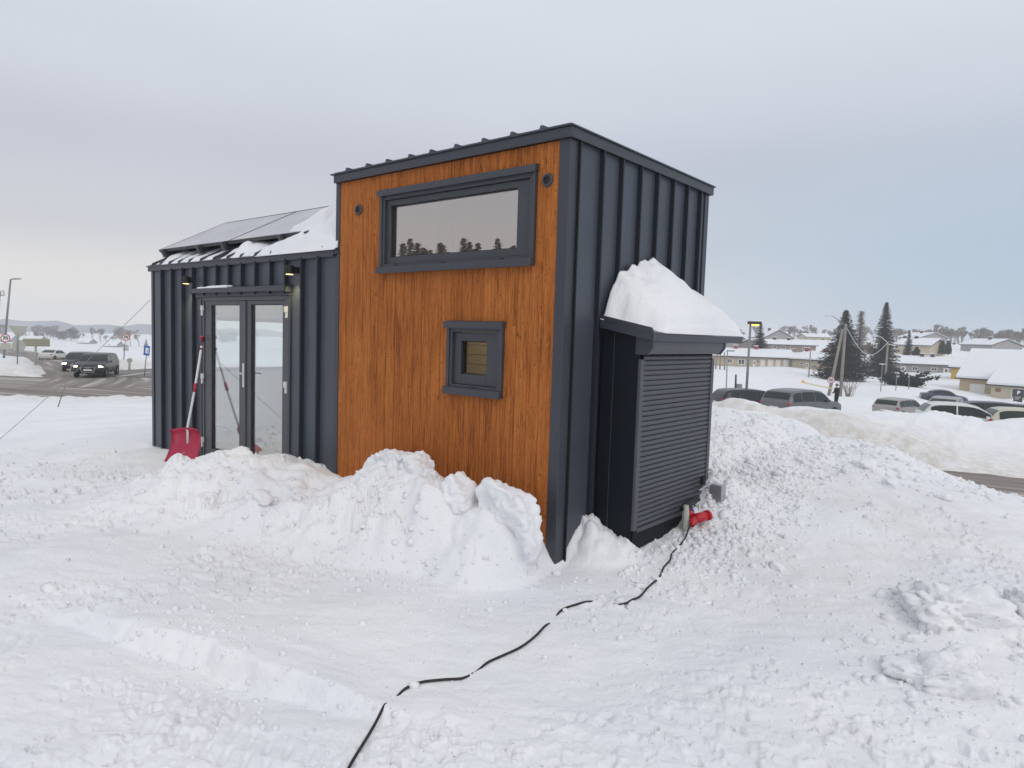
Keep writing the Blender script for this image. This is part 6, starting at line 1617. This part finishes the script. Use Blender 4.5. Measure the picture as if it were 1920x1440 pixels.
# ---------------------------------------------------------------- lamps, poles, signs
def V3(p): return Vector(p)
def pole_thing(name, label, cat, key, r, m_, n=8, group=None):
    a, b_ = V3(POLE[key][0]), V3(POLE[key][1])
    t = thing(name, label, cat, a, 0, group)
    MB().tube([(0, 0, -0.8), (b_ - a) * 0.5, b_ - a], [r, r * .9, r * .75], n).build('pole', m_, t, smooth=True)
    return t, b_ - a
def face_yaw(p):   # rotation about z that turns local -y towards the viewpoint's side of the road
    d = Vector((EYE.x - p[0], EYE.y - p[1], 0)).normalized(); return math.atan2(d.x, -d.y)
t, top = pole_thing('street_lamp', 'tall slim grey street lamp at the far left', 'street lamp', 'lamp_left', 0.10, 'pole_grey')
MB().tube([top, top + Vector((0.35, 0.28, 0.06))], 0.05, 6).build('arm', 'pole_grey', t)
MB().hexa([(top.x + .2, top.y + .1, top.z), (top.x + .75, top.y + .5, top.z + .04), (top.x + .65, top.y + .65, top.z + .04), (top.x + .1, top.y + .25, top.z), (top.x + .2, top.y + .1, top.z + .12), (top.x + .75, top.y + .5, top.z + .12), (top.x + .65, top.y + .65, top.z + .12), (top.x + .1, top.y + .25, top.z + .12)]).build('lamp_head', 'pole_grey', t)
def round_sign(t, c, yaw, R_, txt, ring=True, back=False):
    f = bpy.data.objects.new('sign_face', MB().lathe([(0.001, 0.0), (R_, 0.0), (R_, 0.03), (0.001, 0.03)], (0, 0, 0), 'y', 28).mesh('sign_face', 'sign_back' if back else 'sign_white')); COL.objects.link(f); f.parent = t; f.location = c; f.rotation_euler = (0, 0, yaw)
    if not back:
        MB().lathe([(R_ * .79, -0.004), (R_ * .98, -0.004), (R_ * .98, -0.012), (R_ * .79, -0.012)], (0, 0, 0), 'y', 28).build('red_ring', 'sign_red', f)
        me = text_mesh(txt, R_ * 1.05, 'sign_black'); link_mesh('lettering', me, f, (0, -0.010, 0), (math.pi / 2, 0, 0))
    return f
t, top = pole_thing('speed_sign', 'round 70 speed sign on a post at the far left', 'road sign', 'sign_a', 0.045, 'pole_grey')
y_ = face_yaw(POLE['sign_a'][0]); fwd = Vector((math.sin(y_), -math.cos(y_), 0))
round_sign(t, top + fwd * .08 + Vector((0, 0, -0.1)), y_, 0.37, '70')
pb = MB().box(-.38, .38, 0, .03, -.28, .28).build('sub_plate', 'sign_back', t); pb.location = top + fwd * .06 + Vector((0.05, 0, -.80)); pb.rotation_euler = (0, 0, y_)
t, top = pole_thing('yield_sign', 'back of a triangular yield sign over a round one', 'road sign', 'yield', 0.045, 'pole_grey')
y_ = face_yaw(POLE['yield'][0])
fwd = Vector((math.sin(y_), -math.cos(y_), 0))
o = MB().prism([(-.62, 0.50), (.62, 0.50), (.56, .42), (.06, -.42), (-.06, -.42), (-.56, .42)], 'y', 0, .03).build('triangle_plate', 'sign_back', t); o.location = top + fwd * .06 + Vector((0, 0, -.48)); o.rotation_euler = (0, 0, y_)
round_sign(t, top + fwd * .06 + Vector((0, 0, -1.50)), y_, .44, '', back=True)
t, top = pole_thing('direction_sign', 'back of a wide yellowish direction board on one post', 'road sign', 'direction', 0.09, 'sign_back')
y_ = face_yaw(POLE['direction'][0]); fwd = Vector((math.sin(y_), -math.cos(y_), 0))
o = MB().box(-.92, .92, 0, .04, -.32, .32).build('board', 'sign_back_yellow', t); o.location = top + fwd * .10 + Vector((0.1, 0, -.22)); o.rotation_euler = (0, 0, y_ + .1)
for z in (-.2, 0, .2): MB().box(-.9, .9, -.05, -.002, z - .02, z + .02).build('rail', 'sign_back', o)
t, top = pole_thing('speed_sign', 'round 70 speed sign with diamond plate near the low wing', 'road sign', 'sign_b', 0.045, 'pole_grey')
y_ = face_yaw(POLE['sign_b'][0]); fwd = Vector((math.sin(y_), -math.cos(y_), 0))
round_sign(t, top + fwd * .08 + Vector((0, 0, -.25)), y_, 0.33, '70')
o = MB().prism([(0, .20), (.20, 0), (0, -.20), (-.20, 0)], 'y', 0, .03).build('diamond_plate', 'sign_white', t); o.location = top + fwd * .07 + Vector((-.02, 0, -.78)); o.rotation_euler = (0, 0, y_)
for dz in (-1.08, -1.36):
    o = MB().box(-.22, .22, 0, .03, -.12, .12).build('sub_plate', 'sign_back', t); o.location = top + fwd * .07 + Vector((-.03, 0, dz)); o.rotation_euler = (0, 0, y_)
t, top = pole_thing('bollard', 'small round-headed bollard beside the oncoming SUV', 'bollard', 'bollard', 0.10, 'sign_back')
y_ = face_yaw(POLE['bollard'][0]); fwd = Vector((math.sin(y_), -math.cos(y_), 0))
round_sign(t, top + fwd * .1, y_, .20, '', back=True)
t, top = pole_thing('blue_sign', 'leaning blue road sign beside the corner of the low wing', 'road sign', 'blue', 0.035, 'pole_grey')
o = MB().box(-.30, .30, 0, .03, -.36, .36).build('sign_plate', 'sign_blue', t); o.location = top + Vector((.02, -.06, -.05)); o.rotation_euler = (0, .12, face_yaw(POLE['blue'][0]) + .9)
o = MB().box(-.16, .16, -.006, -.002, -.2, .2).build('white_panel', 'sign_white', o)
t, top = pole_thing('edge_sign', 'white sign with black border cut by the left edge', 'road sign', 'edge_sign', 0.07, 'pole_grey')
y_ = face_yaw(POLE['edge_sign'][0])
o = MB().box(-.5, .42, 0, .04, -.22, .22).build('sign_plate', 'sign_white', t); o.location = top + Vector((-.05, -.1, -.1)); o.rotation_euler = (0, -.08, y_)
frame_ring(-.49, .41, -.21, .21, .035, -.006, -.001).build('border', 'sign_black', o)
# right side
t, top = pole_thing('street_lamp', 'grey lamp post with a lit yellow lantern by the cabinet', 'street lamp', 'lamp_right', 0.085, 'pole_grey', 10)
o = MB().box(-.16, .62, -.16, .16, -.06, .12).build('lamp_head', 'board_dark', t, bevel=.02); o.location = top; o.rotation_euler = (0, 0, .7)
MB().lathe([(0.001, -.16), (.10, -.15), (.13, -.08), (.13, -.062)], (.38, 0, 0), 'z', 12).build('lantern', 'street_glow', o, smooth=True)
MB().box(0.0, .30, -.05, .05, -.13, -.062).build('lantern_glass', 'street_glow', o)
t, top = pole_thing('street_lamp', 'thin lamp post with a flat head beside the shutter head', 'street lamp', 'thin_lamp', 0.045, 'pole_grey')
o = MB().box(-.05, .5, -.1, .1, -.03, .05).build('lamp_head', 'pole_grey', t); o.location = top; o.rotation_euler = (0, 0, .7)
for k, key in enumerate(('post1', 'post2', 'post3')):
    t, top = pole_thing('wooden_post', ('leaning wooden post, leftmost of three beside the cabinet', 'middle of the three wooden posts beside the cabinet', 'rightmost of the three wooden posts beside the cabinet')[k], 'post', key, .09, 'pole_wood')
    MB().lathe([(.075, 0), (.06, .05), (.001, .07)], top, 'z', 8).build('cap', 'snow_far', t)
t, top = pole_thing('meter_post', 'short dark post with a small grey box in the snow', 'post', 'box_post', .09, 'board_dark')
MB().box(.12, .5, -.12, .12, -.15, .45).build('meter_box', 'pole_grey', t)
tw = thing('utility_pole', 'pair of weathered wooden utility poles carrying a street lamp', 'utility pole', POLE['pole_a'][0])
pa, pb_, pc = V3(POLE['pole_a'][0]), V3(POLE['pole_a'][1]), V3(POLE['pole_b'][0]); pd = V3(POLE['pole_b'][1])
MB().tube([Vector((0, 0, -1)), pb_ - pa], [.20, .15], 10).build('pole', 'pole_wood', tw, smooth=True)
MB().tube([pc - pa - Vector((.2, .5, 1.5)), pd - pa], [.20, .14], 10).build('brace_pole', 'pole_wood', tw, smooth=True)
q0, q1 = V3(POLE['arm_a'][0]) - pa, V3(POLE['arm_a'][1]) - pa
MB().tube([q0, q0.lerp(q1, .45) + Vector((0, 0, .22)), q1 + Vector((.25, .2, .02))], .04, 6).build('lamp_arm', 'pole_grey', tw)
o = MB().lathe([(.001, -.45), (.10, -.40), (.13, 0), (.09, .35), (.001, .42)], (0, 0, 0), 'x', 10).build('lamp_head', 'hinge_white', tw, smooth=True); o.location = q1; o.rotation_euler = (0, -.08, .66)
up = thing('utility_pole', 'single utility pole with white lamp in front of the narrow spruce', 'utility pole', POLE['pole_c'][0])
ua, ub = V3(POLE['pole_c'][0]), V3(POLE['pole_c'][1])
MB().tube([Vector((0, 0, -1)), ub - ua], [.17, .13], 10).build('pole', 'pole_wood', up, smooth=True)
q0, q1 = V3(POLE['lamp_arm_tip'][0]) - ua, V3(POLE['lamp_arm_tip'][1]) - ua
MB().tube([q0, q0.lerp(q1, .5) + Vector((0, 0, .30)), q1 + Vector((.3, .25, .03))], .05, 6).build('lamp_arm', 'hinge_white', up)
o = MB().lathe([(.001, -.5), (.12, -.42), (.15, 0), (.10, .35), (.001, .45)], (0, 0, 0), 'x', 10).build('lamp_head', 'hinge_white', up, smooth=True); o.location = q1; o.rotation_euler = (0, 0, .66)
wa, wb = V3(POLE['pole_a'][1]) - Vector((0, 0, .2)), V3(POLE['pole_c'][1]) - Vector((0, 0, .05))
wp = [wa.lerp(wb, k / 20) - Vector((0, 0, 2.6 * math.sin(math.pi * k / 20))) for k in range(21)]
tag(MB().tube(wp, .035, 5).build('overhead_wire', 'hinge_white'), 'pale overhead wire sagging between the utility poles', 'wire')
t, top = pole_thing('path_lamp', 'slim path lamp with a flat mushroom head below the narrow spruce', 'street lamp', 'mush', .05, 'pole_grey')
MB().lathe([(.05, -.10), (.10, -.03), (.42, 0), (.40, .06), (.001, .10)], top, 'z', 16).build('lamp_head', 'hinge_white', t, smooth=True)
t, top = pole_thing('short_post', 'short thin grey post left of the juniper', 'post', 'stub1', .05, 'pole_grey')
t, top = pole_thing('short_post', 'short thin grey post in front of the juniper', 'post', 'stub2', .05, 'pole_grey')
t, top = pole_thing('wooden_post', 'lone wooden post in the snow left of the broad spruce', 'post', 'mid_post', .10, 'pole_wood')
t, top = pole_thing('speed_sign', 'round 50 speed sign fixed low by the twin poles', 'road sign', 'sign50', 0.05, 'pole_wood')
y_ = face_yaw(POLE['sign50'][0]); fwd = Vector((math.sin(y_), -math.cos(y_), 0))
round_sign(t, top + fwd * .08 + Vector((0, 0, -.25)), y_, 0.36, '50')
ba, bb = V3(POLE['barrier'][0]), V3(POLE['barrier'][1])
bt = thing('barrier', 'low pale barrier pole with a yellow end behind the grey SUV', 'barrier', ba - Vector((0, 0, .9)))
MB().tube([Vector((0, 0, .9)), bb - ba + Vector((0, 0, .9))], .06, 8).build('boom', 'pale_yellow', bt)
MB().lathe([(.001, -.14), (.12, -.1), (.12, .1), (.001, .14)], (0, 0, .98), 'z', 10).build('yellow_end', 'orange', bt)
MB().tube([bb - ba + Vector((0, 0, -.4)), bb - ba + Vector((0, 0, 1.1))], .09, 8).build('stand', 'pole_wood', bt)
pb0 = V3(POLE['pboard'][0])
pt = thing('parking_board', 'dark parking board with a white P in front of the pale wing', 'sign board', pb0, face_yaw(pb0))
bd = MB().box(-.46, .46, 0, .08, 0.0, 1.55).build('board', 'board_dark', pt, bevel=.01)
link_mesh('lettering', text_mesh('P', .62, 'sign_white'), bd, (0.02, -.012, 1.15), (math.pi / 2, 0, 0))
for k in range(3): MB().box(-.3, .3 - .1 * k, -.006, -.001, .62 - .14 * k, .66 - .14 * k).build('text_line', 'sign_white', bd)
MB().box(-.06, .06, .02, .07, -.6, -.001).build('leg', 'board_dark', pt)

# ---------------------------------------------------------------- person standing beyond the grey SUV
def make_person(loc, rz):
    pr = thing('person', 'person in dark winter clothes and grey hat beyond the grey SUV', 'person', loc, rz)
    J = {'pelvis': (0, 0, .95), 'chest': (0, .02, 1.25), 'neck': (0, .03, 1.47), 'head': (0, .05, 1.58), 'crown': (0, .05, 1.72),
         'sl': (-.19, .02, 1.40), 'el': (-.26, .05, 1.14), 'wl': (-.17, .24, 1.05), 'hl': (-.10, .32, 1.08), 'sr': (.19, .02, 1.40), 'er': (.27, .02, 1.13), 'wr': (.22, .20, .98), 'hr': (.20, .28, .95),
         'hpl': (-.10, 0, .90), 'kl': (-.11, .03, .50), 'al': (-.12, -.02, .08), 'tl': (-.14, .16, .03), 'hpr': (.10, 0, .90), 'kr': (.12, .05, .50), 'ar': (.13, .02, .08), 'tr': (.15, .20, .03)}
    R_ = {'pelvis': .17, 'chest': .18, 'neck': .07, 'head': .10, 'crown': .075, 'sl': .09, 'el': .065, 'wl': .05, 'hl': .045, 'sr': .09, 'er': .065, 'wr': .05, 'hr': .045, 'hpl': .12, 'kl': .085, 'al': .06, 'tl': .045, 'hpr': .12, 'kr': .085, 'ar': .06, 'tr': .045}
    E_ = [('pelvis', 'chest'), ('chest', 'neck'), ('neck', 'head'), ('head', 'crown'), ('chest', 'sl'), ('sl', 'el'), ('el', 'wl'), ('wl', 'hl'), ('chest', 'sr'), ('sr', 'er'), ('er', 'wr'), ('wr', 'hr'), ('pelvis', 'hpl'), ('hpl', 'kl'), ('kl', 'al'), ('al', 'tl'), ('pelvis', 'hpr'), ('hpr', 'kr'), ('kr', 'ar'), ('ar', 'tr')]
    names = list(J); me = bpy.data.meshes.new('body'); me.from_pydata([J[n] for n in names], [(names.index(a), names.index(c)) for a, c in E_], [])
    ob = bpy.data.objects.new('body_source', me); COL.objects.link(ob)
    ob.modifiers.new('skin', 'SKIN'); sm = ob.modifiers.new('sub', 'SUBSURF'); sm.levels = 2; sm.render_levels = 2
    for i, n in enumerate(names):
        s = me.skin_vertices[0].data[i]; s.radius = (R_[n], R_[n]); s.use_root = (n == 'pelvis')
    dg = bpy.context.evaluated_depsgraph_get(); m2 = bpy.data.meshes.new_from_object(ob.evaluated_get(dg)); bpy.data.objects.remove(ob)
    m2.materials.clear(); m2.materials.append(MAT['coat_dark']); m2.materials.append(MAT['skin'])
    for p in m2.polygons: p.material_index = 1 if p.center.z > 1.49 else 0
    m2.shade_smooth(); link_mesh('body', m2, pr)
    MB().lathe([(.118, 1.63), (.125, 1.68), (.11, 1.74), (.06, 1.79), (.001, 1.80)], (0, .045, 0), 'z', 16).build('hat', 'hat_grey', pr, smooth=True)
make_person((-11.18, 51.24, -2.9), 1.2)

# ---------------------------------------------------------------- winter air
hz_m = bpy.data.materials.new('haze'); hz_m.use_nodes = True
N = hz_m.node_tree.nodes; N.clear()
ho = N.new('ShaderNodeOutputMaterial'); hv = N.new('ShaderNodeVolumePrincipled')
hv.inputs['Color'].default_value = (0.92, 0.925, 0.94, 1); hv.inputs['Density'].default_value = 0.0008; hv.inputs['Anisotropy'].default_value = 0.2
hz_m.node_tree.links.new(hv.outputs[0], ho.inputs['Volume']); MAT['haze'] = hz_m
hb_ = MB().box(-1200, 1200, -1200, 1200, -40, 24).build('haze', 'haze'); tag(hb_, kind='stuff')
